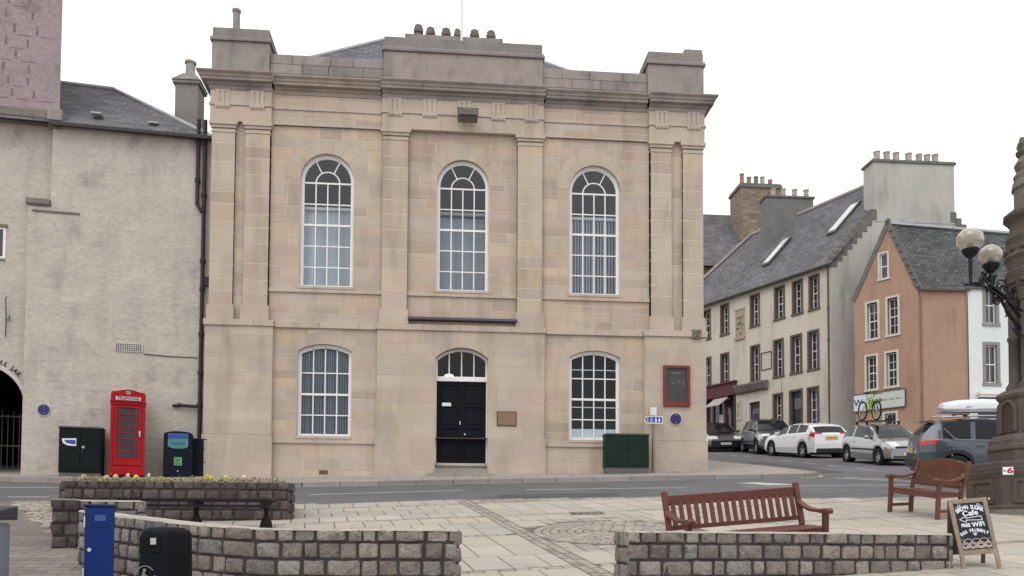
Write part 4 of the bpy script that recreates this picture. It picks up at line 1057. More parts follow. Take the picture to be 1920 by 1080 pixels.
# ================================================================== RIGHT HAND HOUSES
M_cream = mat('cream_render', (.53, .485, .41), .95, streak=.6, var=.09, scale=.6, fine=.08, fscale=20, bump=.004, bscale=30, stain=((.39, .35, .29), .9, (1, 1, .3), .62))
M_creamg = mat('grey_cream_render', (.43, .415, .38), .95, streak=.6, var=.10, scale=.7, fine=.08, fscale=20, bump=.006, bscale=25, stain=((.29, .28, .255), 1.0, (1, 1, .3), .55))
M_orange = mat('orange_render', (.375, .245, .178), .95, streak=.5, var=.10, scale=.7, fine=.08, fscale=20, bump=.004, bscale=30, stain=((.32, .20, .145), .8, (1, 1, .5), .58))
M_wht = mat('white_render', (.66, .70, .70), .9, .05, .7, .05, 20)
M_marg = mat('brown_window_margin', (.115, .085, .07), .85, .15, 3, .1, 30)
M_gmarg = mat('grey_window_margin', (.25, .24, .23), .85, .12, 3, .1, 30)
M_cmarg = mat('cream_window_margin', (.56, .54, .46), .85, .08, 3, .1, 30)
M_rub = mat('brown_rubble', (.215, .175, .135), .95, .15, 2, .12, 20, .02, 20, tex=('b', .42, .22, .018, (1.25, 1.2, 1.1), .3))
M_pane = mat('window_pane', (.035, .04, .05), .08, .2, 1.5, spec=.7)
M_step = mat('dark_coping', (.15, .14, .125), .9, .2, 3, .15, 25, .006, 30)
def holes_wall(mb, u0, u1, z0, z1, y, holes, depth=.18):
    xs = sorted({u0, u1, *[h[0] for h in holes], *[h[1] for h in holes]}); zs = sorted({z0, z1, *[h[2] for h in holes], *[h[3] for h in holes]})
    xs = [x for x in xs if u0 <= x <= u1]; zs = [z for z in zs if z0 <= z <= z1]
    for a, b in zip(xs[:-1], xs[1:]):
        for c, d in zip(zs[:-1], zs[1:]):
            mx_, mz_ = (a+b)/2, (c+d)/2
            if any(h[0] < mx_ < h[1] and h[2] < mz_ < h[3] for h in holes): continue
            mb.add([(a, y, c), (b, y, c), (b, y, d), (a, y, d)], [(0, 1, 2, 3)])
    for h in holes:
        L_ = [(h[0], h[2]), (h[1], h[2]), (h[1], h[3]), (h[0], h[3])]
        for a, b in zip(L_, L_[1:]+L_[:1]): mb.add([(a[0], y, a[1]), (b[0], y, b[1]), (b[0], y+depth, b[1]), (a[0], y+depth, a[1])], [(0, 1, 2, 3)])
def hwindow(t, M, u0, u1, z0, z1, mm, cols=2, rows=4, curtain=True, mw=.12, dep=.16, door=False, ins=.0):
    """margin > sash frame with panes; u0..u1 is the outer margin"""
    mb = MB()
    mb.box(u0, u0+mw, -.025, dep, z0, z1); mb.box(u1-mw, u1, -.025, dep, z0, z1); mb.box(u0+mw, u1-mw, -.025, dep, z1-mw, z1)
    if not door: mb.box(u0-.03, u1+.03, -.06, .03, z0-.02, z0+mw*.8)
    mg = mb.build('window_margin' if not door else 'door_margin', mm, t, M, bevel=.006)
    a, b, c, d = u0+mw, u1-mw, z0+(mw*.8 if not door else 0), z1-mw
    if door: return mg, (a, b, c, d)
    mb = MB(); f = .045; y0 = dep-.05
    for q in ((a, a+f, c, d), (b-f, b, c, d), (a+f, b-f, c, c+f*1.3), (a+f, b-f, d-f, d), (a+f, b-f, (c+d)/2-.025, (c+d)/2+.025)): mb.box(q[0], q[1], y0, y0+.05, q[2], q[3])
    for i in range(1, cols): x = lerp(a+f, b-f, i/cols); mb.box(x-.011, x+.011, y0+.01, y0+.04, c+f, d-f)
    for j in range(1, rows):
        if j*2 != rows: z = lerp(c+f, d-f, j/rows); mb.box(a+f, b-f, y0+.01, y0+.04, z-.011, z+.011)
    wf = mb.build('window', M_wframe, t, M)
    mb = MB(); mb.box(a, b, y0+.03, y0+.036, c, d); mb.build('glass', M_pane, wf, M)
    return wf, None

# cream house -------------------------------------------------------------------------
FC = frame(19.39, 39.48, .43, -.903)
ch = thing('cream_house', 'long cream three storey house with steep slate roof and crow stepped gable', 'building', loc(19.4, 39.5, 5.4))
wins = []
for c_, w_ in ((-1.03, .70), (-2.09, .73), (-3.29, .76), (-5.03, .74), (-7.32, .74), (-8.80, .74)):
    wins.append((c_-w_/2, c_+w_/2, 13.15, 15.0))
for c_, w_ in ((-1.11, .76), (-2.20, .78), (-3.38, .74), (-5.03, .74), (-7.34, .72), (-8.78, .74)):
    wins.append((c_-w_/2, c_+w_/2, 10.06, 12.15))
for c_, w_ in ((-1.16, .78), (-3.46, .72)): wins.append((c_-w_/2, c_+w_/2, 6.9, 9.24))
doors = [(-2.70, -1.80, 5.9, 9.26), (-5.62, -4.58, 5.9, 9.10)]
mb = MB()
holes = [(a+.1, b-.1, c+.1, d-.1) for a, b, c, d in wins]+[(a+.1, b-.1, c, d-.1) for a, b, c, d in doors]+[(-9.3, -6.5, 5.6, 9.75)]
holes_wall(mb, -14, 0, 4, 15.28, 0, holes)
mb.build('wall', M_cream, ch, FC)
random.seed(11)
for (a, b, c, d) in wins: hwindow(ch, FC, a, b, c, d, M_marg, 2, 4, mw=.11, dep=.27)
for i, (a, b, c, d) in enumerate(doors):
    mg, q = hwindow(ch, FC, a, b, c, d, M_marg if i == 0 else M_cmarg, door=True, mw=.12)
    mb = MB(); mb.box(q[0], q[1], .14, .18, q[2], q[3]); dd = mb.build('door', mat('black_door', (.02, .02, .03), .4) if i == 0 else mat('maroon_dark', (.045, .02, .025), .5), ch, FC)
    mb = MB(); mb.box(q[0]+.1, q[1]-.1, .13, .14, q[3]-.9, q[3]-.35); mb.build('glass', M_pane, dd, FC)
    if i == 1:
        mb = MB(); mb.box(q[0]+.22, q[1]-.22, .125, .138, q[2]+2.0, q[2]+2.45); mb.build('panel', mat('purple_panel', (.05, .02, .07), .5), dd, FC)
mb = MB(); mb.prism_x([(0, 9.52), (-.25, 9.62), (-.40, 9.85), (-.45, 9.92), (-.45, 10.0), (0, 10.05)], -6.30, -4.08); mb.build('door_canopy', M_trim, ch, FC, bevel=.01)
mb = MB()
for q in ((-4.60, -3.84, 10.62, 10.67), (-4.60, -3.84, 11.55, 11.60), (-4.60, -4.55, 10.67, 11.55), (-3.89, -3.84, 10.67, 11.55)): mb.box(q[0], q[1], -.03, 0, q[2], q[3])
pf = mb.build('panel_frame', M_marg, ch, FC)
mb = MB(); mb.box(-6.46, -5.80, -.03, .0, 12.8, 14.35); mb.box(-6.50, -5.76, -.10, 0, 12.66, 12.8); mb.box(-6.48, -5.78, -.06, 0, 14.35, 14.42)
ni = mb.build('carved_panel', mat('carved_buff', (.33, .28, .20), .9, .2, 4, .15, 20, .01, 20), ch, FC)
mb = MB()
for k in range(8): mb.sphere((-6.13+random.uniform(-.2, .2), -.04, random.uniform(13.0, 14.2)), .09, 5)
mb.build('relief', MATS['carved_buff'], ni, FC)
# shopfront
mb = MB()
for a, b in ((-9.35, -9.2), (-8.3, -8.2), (-7.35, -7.22), (-6.62, -6.48)): mb.box(a, b, -.05, .1, 5.6, 9.6)
mb.box(-9.4, -6.42, -.12, .05, 9.6, 10.30); mb.box(-9.45, -6.36, -.24, .05, 10.30, 10.38); mb.box(-9.2, -6.6, .0, .1, 5.6, 6.6)
sf = mb.build('shopfront', mat('maroon_paint', (.085, .022, .025), .5, .15, 2), ch, FC)
mb = MB(); mb.box(-9.2, -6.5, .3, .32, 5.6, 9.7); mb.build('glass', M_pane, sf, FC)
mb = MB(); mb.prism_x([(-.05, 9.55), (-.75, 9.05), (-.75, 9.0), (-.05, 9.45)], -8.15, -7.05); mb.build('awning', mat('awning_pale', (.42, .36, .34), .8), sf, FC)
mb = MB(); mb.box(-7.9, -7.55, .1, .2, 6.4, 8.6); mb.build('poster', mat('poster_grey', (.45, .45, .5), .6), sf, FC)
mb = MB(); mb.box(-6.42, -6.06, -.05, 0, 8.1, 9.2); sb = mb.build('wall_sign', mat('sign_cream', (.50, .46, .38), .7), ch, FC)
mb = MB(); mb.box(-6.36, -6.12, -.054, -.05, 8.2, 9.1); 
sb2 = mb.build('sign_print', mat('sign_mottle', (.35, .31, .27), .8, .5, 6, .4, 9), sb, FC)
# gable end facing us + crow steps
FG = frame(19.39, 39.48, 1, -.006)
mb = MB()
EV, AP, GW = 15.28, 20.45, 8.75
rise = (AP-EV)/(GW/2)
mb.prism([(0, 3.5), (GW, 3.5), (GW, EV), (GW/2, AP), (0, EV)], 0.0, .45)
gb = mb.build('gable_wall', M_creamg, ch, FG)
mb = MB(); ns = 9; ew = 2.35/ns
for i in range(ns):
    x = .05+i*ew; z = EV+.02+i*(2.35*rise/ns)
    for s in (0, 1):
        xa, xb = (x-.05, x+ew+.03) if s == 0 else (GW-x-ew-.03, GW-x+.05)
        mb = MB(); mb.box(xa, xb, -.03, .48, z-.2, z+.36); mb.build('crow_step', M_step, gb, FG, bevel=.015)
mb = MB(); mb.box(2.26, 6.56, -.02, .95, 17.5, 20.55); cs = mb.build('chimney', M_creamg, ch, FG)
mb = MB(); mb.box(2.18, 6.64, -.10, 1.03, 20.55, 20.68); mb.box(2.24, 6.58, -.04, .97, 20.68, 20.72); mb.build('chimney_cap', M_step, cs, FG, bevel=.01)
for x in (2.72, 3.25, 3.75, 4.42, 4.98, 5.42, 5.85):
    mb = MB(); hh = .56+random.uniform(-.03, .03); mb.lathe([(.155, 0), (.15, hh-.06), (.17, hh-.05), (.17, hh), (.13, hh)], (x, .45, 20.72), 10, cap=True); mb.build('chimney_pot', M_potbuff, cs, FG, smooth=True, auto=40)
# roof: front slope between the eaves and the ridge running back
AX = Vector((19.39+GW/2, 39.60, AP)); dC = Vector((-.43, .903, 0))
E0 = Vector((19.30, 39.35, EV-.02)); LR = 10.8
mb = MB()
A0 = E0; A1 = E0+dC*13.0; B0 = AX; B1 = AX+dC*LR; B1.z -= .15; C0 = AX+Vector((GW/2, 0, EV-AP)); C1 = C0+dC*LR
A1.z = EV-.02
mb.add([A0, A1, B1, B0, C0, C1], [(0, 1, 2, 3), (3, 2, 5, 4)]); mb.add([A0+Vector((0, 0, -.12)), A1+Vector((0, 0, -.12)), B1+Vector((0, 0, -.12)), B0+Vector((0, 0, -.12))], [(0, 1, 2, 3)])
rf = mb.build('roof', M_slate, ch, WS)
mb = MB(); mb.tube([B0+Vector((0, 0, .05)), B1+Vector((0, 0, .05))], .10, 6); mb.build('ridge_stone', M_potbuff, rf, WS)
mb = MB(); mb.bar(B1+Vector((0, 0, .08)), A1+Vector((0, 0, .08)), .3, .16); mb.build('skew_stone', M_potbuff, rf, WS)
mb = MB(); mb.bar(A0+Vector((-.1, -.02, -.08)), A1+Vector((-.1, -.02, -.08)), .12, .10); mb.build('gutter', M_iron, ch, WS)
def slope_pt(s, t_): return lerp(E0+dC*s, AX+dC*s, t_)
for s, t0, t1, w_ in ((1.75, .42, .76, .55), (5.6, .30, .62, .5)):
    mb = MB(); nrm = (AX-E0).cross(dC).normalized(); nrm = nrm if nrm.z > 0 else -nrm
    pts = [slope_pt(s, t0), slope_pt(s+w_, t0), slope_pt(s+w_, t1), slope_pt(s, t1)]
    mb.add([p+nrm*.02 for p in pts]+[p+nrm*.12 for p in pts], [(0, 1, 2, 3), (4, 5, 6, 7), (0, 1, 5, 4), (1, 2, 6, 5), (2, 3, 7, 6), (3, 0, 4, 7)])
    sk = mb.build('skylight', M_step, ch, WS)
    mb = MB(); c_ = sum(pts, Vector())/4; q = [c_+(p-c_)*.86 for p in pts]
    mb.add([p+nrm*.13 for p in q], [(0, 1, 2, 3)]); mb.build('glass', mat('skylight_glass', (.55, .58, .60), .15, .05, 1, spec=.8), sk, WS)
# grey cross chimney on the ridge
mb = MB(); s = 7.6
c0 = AX+dC*s; FX = frame(c0.x, c0.y, 1, -.006)
mb.box(-1.75, 1.1, -.4, .45, 17.6, 21.35); gc = mb.build('chimney', mat('dark_grey_render', (.17, .165, .16), .95, .2, 1.5, .12, 20), ch, FX)
mb = MB(); mb.box(-1.83, 1.18, -.48, .53, 21.35, 21.47); mb.build('chimney_cap', M_step, gc, FX, bevel=.01)
for x in (-1.15, -.55, .15, .85):
    mb = MB(); mb.lathe([(.16, 0), (.14, .48), (.17, .5), (.17, .56), (.13, .56)], (x, 0, 21.47), 10); mb.build('chimney_pot', M_potbuff, gc, FX, smooth=True, auto=40)
pipe('drainpipe', 'thin brown drainpipe on the corner of the cream crow stepped house', [(-.10, -.10, 15.2), (-.10, -.10, 5.3)], .045, FC, (13, 11.4, 9.2), M_marg)
t = tag(MB().tube([(-3.1+.02*math.sin(k), -.12, 9.9-k*.1) for k in range(1, 2)]+[(-3.1, -.12, 9.2)], .012, 5).build('hanging_chain', M_iron, None, FC), 'thin chain hanging on the cream house wall above the ground floor windows', 'chain')
mb = MB(); mb.tube([(-8.9, 0, 10.75), (-8.9, -.9, 10.8), (-8.9, -.9, 10.45)], .03, 5); tag(mb.build('sign_bracket', M_iron, None, FC), 'thin black iron bracket projecting above the maroon shopfront', 'bracket')

# old building behind with rubble chimney ------------------------------------------------
bh = thing('back_building', 'grey slate roofed stone building behind the cream house at the hall corner', 'building', loc(18, 56, 7))
mb = MB(); mb.box(14, 20.6, 52.3, 60, 7, 19.2); mb.build('wall', M_rub, bh, WS)
mb = MB(); mb.add([(13.5, 51.9, 19.15), (20.9, 51.8, 19.15), (20.9, 56, 24.2), (13.5, 56.2, 24.3), (20.9, 60, 19), (13.5, 60, 19)], [(0, 1, 2, 3), (3, 2, 4, 5), (1, 4, 2)]); mb.build('roof', M_slate, bh, WS)
mb = MB(); mb.bar((20.9, 51.8, 19.3), (20.9, 56, 24.4), .25, .2); mb.build('skew_stone', M_potbuff, bh, WS)
rs = thing('rubble_chimney', 'tall brown rubble stone chimney with five mixed pots behind the cream house roof', 'chimney', loc(21.4, 54, 17))
mb = MB(); mb.box(19.95, 22.75, 53.4, 55.4, 16, 25.1); mb.build('stack', M_rub, rs, WS)
mb = MB(); mb.box(19.85, 22.85, 53.3, 55.5, 25.1, 25.3); mb.box(19.92, 22.78, 53.37, 55.4, 25.3, 25.42); mb.build('cap', M_step, rs, WS, bevel=.02)
for x, h_, mm in ((20.35, .95, M_potred), (20.85, .75, M_potred), (21.35, .80, M_pot), (21.8, .80, M_potbuff), (22.35, .62, M_potred)):
    mb = MB(); mb.lathe([(.16, 0), (.14, h_-.08), (.17, h_-.06), (.16, h_), (.12, h_)], (x, 54.2, 25.42), 10); mb.build('chimney_pot', mm, rs, WS, smooth=True, auto=40)

# orange house -------------------------------------------------------------------------------
oh = thing('orange_house', 'narrow orange rendered gabled house with pale window margins and slate roof', 'building', loc(21.4, 35.3, 5))
FO = frame(21.40, 35.30, .569, -.823); FS = frame(21.40, 35.30, 1, .014)
ow = [(-2.46, -1.76, 10.84, 12.71), (-1.48, -.81, 10.86, 12.74), (-2.52, -1.85, 8.44, 10.18), (-1.57, -.89, 8.46, 10.20), (-1.68, -.96, 5.9, 7.38)]
aw = (-1.81, -1.28, 13.58, 14.9)
mb = MB(); holes_wall(mb, -3.0, 0, 3.8, 12.9, 0, [(a+.1, b-.1, c+.1, d-.1) for a, b, c, d in ow])
# gable triangle with attic opening
ax0, ax1, az0, az1 = aw[0]+.08, aw[1]-.08, aw[2]+.08, aw[3]-.08
AXO, AZO = -1.31, 16.15
def gx(z, side): return lerp(-3.0, AXO, (z-12.9)/(AZO-12.9)) if side < 0 else lerp(0, AXO, (z-12.9)/(AZO-12.9))
def trap(z0, z1, xa0, xb0, xa1, xb1): mb.add([(xa0, 0, z0), (xb0, 0, z0), (xb1, 0, z1), (xa1, 0, z1)], [(0, 1, 2, 3)])
trap(12.9, az0, -3.0, 0, gx(az0, -1), gx(az0, 1))
trap(az0, az1, gx(az0, -1), ax0, gx(az1, -1) if gx(az1, -1) < ax0 else ax0, ax0); trap(az0, az1, ax1, gx(az0, 1), ax1, gx(az1, 1))
trap(az1, AZO, gx(az1, -1), gx(az1, 1), AXO, AXO)
mb.build('gable_wall', M_orange, oh, FO)
mb = MB(); mb.box(0, 2.36, 0, .2, 3.8, 12.84); mb.build('side_wall', M_orange, oh, FS)
for q in ow: hwindow(oh, FO, *q, M_cmarg, 2, 4, mw=.10, dep=.24)
hwindow(oh, FO, *aw, M_cmarg, 1, 2, mw=.085)
mb = MB(); mb.bar((-3.06, .0, 12.86), (AXO, .0, AZO+.06), .22, .10, up=(0, 1, 0)); mb.bar((0.04, .0, 12.86), (AXO, .0, AZO+.06), .22, .10, up=(0, 1, 0)); 
for k in range(9):
    q = Vector((lerp(.04, AXO, k/9), 0, lerp(12.9, AZO, k/9))); mb.box(q.x-.09, q.x+.09, -.1, .12, q.z-.02, q.z+.12)
mb.sphere((AXO, 0, AZO+.16), .13, 6)
mb.build('skew_stone', M_step, oh, FO, bevel=.01)
ap = FO @ Vector((AXO, 0, AZO)); e0 = FS @ Vector((-.02, -.15, 12.78)); e1 = FS @ Vector((2.42, -.15, 12.82)); rdir = Vector((1, .10, 0))
r1 = ap+rdir*3.3
mb = MB(); rise_ = ap-e0
mb.add([e0, e1, r1, ap], [(0, 1, 2, 3)]); bk = Vector((.3, 3.2, -3.2)); mb.add([ap, r1, r1+bk, ap+bk], [(0, 1, 2, 3)])
rf = mb.build('roof', mat('green_slate', (.10, .108, .108), .75, .22, .8, .18, 14, .015, 30, tex=('b', .26, .14, .014, (.4, .4, .4), .32)), oh, WS)
mb = MB(); mb.bar(ap+Vector((0, 0, .05)), r1+Vector((0, 0, .05)), .2, .10); mb.build('ridge_flashing', M_lead, rf, WS)
mb = MB(); mb.bar(e0+Vector((0, 0, -.05)), e1+Vector((0, 0, -.05)), .09, .08); mb.build('gutter', M_marg, oh, WS)
sg = thing('shop_sign', 'long pale shop sign board with dark letters on the orange house behind the roof bicycle', 'sign', FO @ Matrix.Translation((-1.8, -.03, 7.92)))
mb = MB(); mb.box(-1.22, 1.20, -.06, 0, -.38, .38); mb.build('board', mat('sign_pale', (.50, .53, .50), .6, .04, 3), sg)
mb = MB(); mb.box(-1.24, 1.22, -.075, .0, .38, .43); mb.box(-1.24, 1.22, -.075, .0, -.42, -.38); mb.box(1.20, 1.24, -.075, 0, -.38, .38); mb.build('frame', M_marg, sg)
mb = MB(); mb.box(-1.22, -.55, -.064, -.06, -.38, .38); mb.build('blue_panel', mat('sign_paleblue', (.62, .66, .78), .6), sg)
mb = MB(); text_mb(mb, 'W', .42, Matrix.Translation((-1.0, -.066, .0)), .002, 1, .006); text_mb(mb, 'WOP', .36, Matrix.Translation((-.22, -.066, -.04)), .002, .9, .006); mb.build('lettering', mat('sign_navy', (.02, .02, .07), .5), sg)
mb = MB(); text_mb(mb, 'sales  repair  advice', .15, Matrix.Translation((.62, -.064, .02)), .002, .7); mb.build('small_lettering', mat('sign_teal', (.12, .17, .16), .5), sg)
pipe('drainpipe', 'thin pinkish drainpipe at the corner of the orange house between gable and side wall', [(.10, -.09, 12.7), (.10, -.09, 5.2)], .04, FS, (10.2, 7.9), mat('brown_pipe', (.25, .13, .10), .6))
# white house
wh = thing('white_house', 'white rendered house with grey window margins right of the orange house behind the fountain', 'building', loc(24, 35.4, 5))
FW = FS @ Matrix.Translation((2.38, -.06, 0))
ww = [(.70, 1.50, 11.20, 13.15), (.66, 1.50, 8.46, 10.46), (2.6, 3.4, 11.2, 13.15), (2.6, 3.4, 8.46, 10.46)]
mb = MB(); holes_wall(mb, 0, 9, 3.8, 13.1, 0, [(a+.1, b-.1, c+.1, min(d-.1, 13.05)) for a, b, c, d in ww]); mb.build('wall', M_wht, wh, FW)
for q in ww: hwindow(wh, FW, *q, M_gmarg, 2, 2, mw=.15)
mb = MB(); mb.box(.32, 9, -.28, .0, 8.02, 8.14); mb.box(.38, 9, -.2, 0, 7.9, 8.02); mb.build('shop_cornice', M_wframe, wh, FW)
mb = MB(); mb.box(.40, 9, -.12, 0, 4.5, 7.9); mb.build('shopfront', mat('shop_dark', (.045, .05, .065), .4), wh, FW)
mb = MB(); q0 = FW @ Vector((-.15, -.10, 12.84)); q1 = FW @ Vector((9, -.14, 12.9)); mb.add([q0, q1, r1+rdir*7, r1+Vector((-.15, 0, -.03))], [(0, 1, 2, 3)]); mb.build('roof', MATS['green_slate'], wh, WS)
mb = MB(); mb.bar(r1+Vector((.05, 0, .05)), r1+rdir*7+Vector((0, 0, .05)), .2, .1); mb.build('ridge_flashing', M_lead, wh, WS)

# ================================================================== FURNITURE OF THE SQUARE
M_settw = mat('wall_sett', (.20, .18, .16), .9, .22, 7, .3, 40, .02, 30, attr=True, stain=((.085, .075, .07), 9, (1, 1, 1), .55))
M_settd = mat('wall_sett_dark', (.085, .072, .067), .9, .25, 7, .3, 40, .02, 30, attr=True, stain=((.05, .042, .042), 9, (1, 1, 1), .55))
M_core = mat('wall_mortar_dark', (.05, .042, .04), .95, .2, 6)
M_cap = mat('wall_cap', (.42, .385, .335), .9, .12, 3, .15, 30, .006, 40)
def sett_wall(path, half, zt, name, label, rowh=.165, cap=True, flat=None, seed=1, dark=False):
    """wall of rough setts along a ground path; zt(s) top, thickness 2*half"""
    random.seed(seed)
    P = [Vector((x, y, 0)) for x, y in path]; cum = [0]
    for a, b in zip(P[:-1], P[1:]): cum.append(cum[-1]+(b-a).length)
    L_ = cum[-1]
    def at(s):
        s = max(0, min(L_, s)); i = max(j for j in range(len(cum)) if cum[j] <= s+1e-9); i = min(i, len(P)-2)
        t = (s-cum[i])/(cum[i+1]-cum[i]); d = (P[i+1]-P[i]).normalized()
        # smooth the direction across the joints
        return P[i].lerp(P[i+1], t), d
    def nrm(s):
        d = (at(min(L_, s+.15))[0]-at(max(0, s-.15))[0]).normalized(); return Vector((d.y, -d.x, 0))
    t = thing(name, label, 'wall', loc(P[0].x, P[0].y, g(P[0].x, P[0].y)))
    core = MB(); st = MB(); n = max(2, int(L_/.25)); ring = []
    for i in range(n+1):
        s = L_*i/n; p, _ = at(s); q = nrm(s); z1 = zt(s)-.012; z0 = g(p.x, p.y)-.15; h = half-.02
        ring.append([(p+q*h)+Vector((0, 0, z0)), (p+q*h)+Vector((0, 0, z1)), (p-q*h)+Vector((0, 0, z1)), (p-q*h)+Vector((0, 0, z0))])
    vs = [v for r in ring for v in r]; fs = [(0, 1, 2, 3), tuple(len(vs)-4+k for k in (3, 2, 1, 0))]
    for i in range(n):
        for k in range(4): fs.append((i*4+k, (i+1)*4+k, (i+1)*4+(k+1) % 4, i*4+(k+1) % 4))
    core.add(vs, fs); core.build('core', M_core, t, WS)
    def block(fp, s0, s1, z0f, z1f, side):
        """pillow-faced sett: fp(s, out) point on the face"""
        gp = .0085; s0 += gp; s1 -= gp
        j = lambda a: random.uniform(-a, a)
        z0a, z1a, z0b, z1b = z0f(s0)+gp, z1f(s0)-gp, z0f(s1)+gp, z1f(s1)-gp
        ds, dz = s1-s0, z1a-z0a
        # rounded, slightly crooked outline of twelve points
        cx_, cz_ = (s0+s1)/2, (z0a+z0b+z1a+z1b)/4; base = []
        jl, jr, jb, jt = j(.008), j(.008), j(.010), j(.010)
        for (a_, b_) in ((-1, -.76), (-.95, -.93), (-.78, -1), (0, -1.0), (.78, -1), (.95, -.93), (1, -.76), (1, .76), (.95, .93), (.78, 1), (0, 1.0), (-.78, 1), (-.95, .93), (-1, .76)):
            ss = cx_+a_*ds/2*.97+(jl if a_ < 0 else jr)*.5; tt = (ss-s0)/max(1e-4, ds)
            zl_, zh_ = lerp(z0a, z0b, tt), lerp(z1a, z1b, tt)
            zz = lerp(zl_, zh_, .5+b_*.485)+(jb if b_ < 0 else jt)*.5*abs(a_)
            base.append((ss+j(.004), zz+j(.004)))
        out = random.uniform(.010, .030); tl1, tl2 = j(.5), j(.5)
        def ringf(k, o, jj): return [fp(lerp(s, cx_, k), o+(tl1*(s-cx_)+tl2*(z-cz_))*.12*(o > 0)+j(jj))+Vector((0, 0, lerp(z, cz_, k))) for s, z in base]
        R_ = [ringf(0, -.035, 0), ringf(.02, .0, .002), ringf(.10, out*.75, .003), ringf(.30, out, .005)]
        nb = len(base); vs_ = [p for r in R_ for p in r]+[fp(cx_, out+.004+j(.004))+Vector((0, 0, cz_))]
        f = [(q*nb+k, q*nb+(k+1) % nb, (q+1)*nb+(k+1) % nb, (q+1)*nb+k) for q in range(3) for k in range(nb)]+[(3*nb+k, 3*nb+(k+1) % nb, 4*nb) for k in range(nb)]
        k = random.uniform(.72, 1.32); w_ = random.uniform(-.06, .06)
        st.add(vs_, f, (k*(1+w_), k, k*(1-w_*.6)))
    rows = 8
    for side in (1, -1):
        def fp(s, o, side=side): p, _ = at(s); return p+nrm(s)*side*(half-.02+o)
        for r in range(rows):
            s = -random.uniform(0, .1)
            while s < L_:
                w_ = random.uniform(.13, .25) if random.random() < .8 else random.uniform(.25, .34)
                a, b = max(0, s), min(L_, s+w_)
                if b-a > .07:
                    z1f = lambda q, r=r: zt(q)-(r*rowh-.035*(r > 0))
                    z0f = lambda q, r=r: zt(q)-((r+1)*rowh-.035)
                    p, _ = at((a+b)/2)
                    if z1f(a) > g(p.x, p.y)-.05: block(fp, a, b, z0f, z1f, side)
                s += w_
    for end, sg in ((0, -1), (L_, 1)):
        p, d = at(end)
        if end: d = (at(L_)[0]-at(L_-.1)[0]).normalized()
        else: d = (at(.1)[0]-at(0)[0]).normalized()
        q = Vector((d.y, -d.x, 0))
        def fe(s, o, p=p, d=d, q=q, sg=sg): return p+q*s+d*sg*o
        for r in range(rows):
            cuts = [-half+.0, -half*.1+random.uniform(-.06, .06), half-.0]
            for a, b in zip(cuts[:-1], cuts[1:]):
                if zt(end)-r*rowh > g(p.x, p.y)-.05: block(fe, a, b, lambda q_, r=r: zt(end)-(r+1)*rowh, lambda q_, r=r: zt(end)-r*rowh, 1)
    o = st.build('stonework', M_settd if dark else M_settw, t, WS, smooth=True, auto=50)
    if cap:
        cp = MB(); vs = []
        for i in range(n+1):
            s = L_*i/n; p, _ = at(s); q = nrm(s); z = zt(s)+random.uniform(-.003, .003)
            vs += [p+q*(half-.0)+Vector((0, 0, z-.02)), p+q*(half-.012)+Vector((0, 0, z)), p-q*(half-.012)+Vector((0, 0, z)), p-q*half+Vector((0, 0, z-.02))]
        fs = [(0, 1, 2, 3), tuple(len(vs)-4+k for k in (3, 2, 1, 0))]
        for i in range(n):
            for k in range(4): fs.append((i*4+k, (i+1)*4+k, (i+1)*4+(k+1) % 4, i*4+(k+1) % 4))
        cp.add(vs, fs); cp.build('coping', M_cap, t, WS)
    return t
sett_wall([(1.82, 8.26), (5.62, 8.86)], .15, lambda s: 1.645-.002*s, 'sett_wall', 'low straight wall of rough brown setts in front of the red brown bench', seed=3)
def smooth_path(pts, n=4):
    out = []
    for i in range(len(pts)-1):
        p0, p1, p2, p3 = [Vector(pts[max(0, min(len(pts)-1, i+k))]) for k in (-1, 0, 1, 2)]
        for k in range(n):
            t = k/n; out.append(tuple(.5*((2*p1)+(-p0+p2)*t+(2*p0-5*p1+4*p2-p3)*t*t+(-p0+3*p1-3*p2+p3)*t**3)))
    return out+[pts[-1]]
lw = smooth_path([(-4.15, 10.25), (-3.62, 9.68), (-2.98, 9.12), (-2.28, 8.54), (-1.62, 8.24), (.17, 8.08)])
lwlen = sum(math.dist(a, b) for a, b in zip(lw[:-1], lw[1:]))
def zl(s):
    d = lwlen-s
    return 1.648+(0 if d < 1.8 else .055*(d-1.8)**1.15)
sett_wall(lw, .15, zl, 'sett_wall', 'low wall of rough brown setts curving back behind the blue locker and black bin', seed=4)

# raised flower bed ---------------------------------------------------------------------
_u = Vector((-6.34, 14.27)), Vector((-2.44, 14.24))
bed = sett_wall([(-6.24, 14.42), (-2.56, 14.40)], .15, lambda s: 2.465, 'raised_flower_bed', 'raised rectangular flower bed of dark setts with yellow pansies on top', rowh=.17, cap=False, seed=6, dark=True)
bed['category'] = 'flower bed'
mb = MB(); mb.prism_z([(-6.28, 14.35), (-2.54, 14.35), (-2.90, 15.9), (-7.0, 15.9)], 1.5, 2.43); mb.build('bed_core', M_core, bed, WS)
def addside(x, seed):
    random.seed(seed); st = MB(); sg = 1 if x > -4 else -1
    for r in range(6):
        y = 14.3
        while y < 15.85:
            w_ = random.uniform(.14, .24); b = min(15.9, y+w_); z1 = 2.465-r*.17; z0 = z1-.17; k = random.uniform(.75, 1.2)
            xs_ = x+(y-14.3)*(-.24 if sg > 0 else -.46); st.box(xs_-.05, xs_+.05, y+.01, b-.01, z0+.01, z1-.01, (k, k, k)); y += w_
    st.build('side_stonework', M_settd, bed, WS, bevel=.02)
addside(-2.56, 2); addside(-6.26, 3)
mb = MB(); mb.prism_z([(-6.3, 14.5), (-2.62, 14.5), (-2.9, 15.8), (-6.9, 15.8)], 2.38, 2.44); mb.build('soil', mat('soil', (.045, .033, .025), .95, .3, 4, .2, 30, .02, 20), bed, WS)
random.seed(14)
mb = MB()
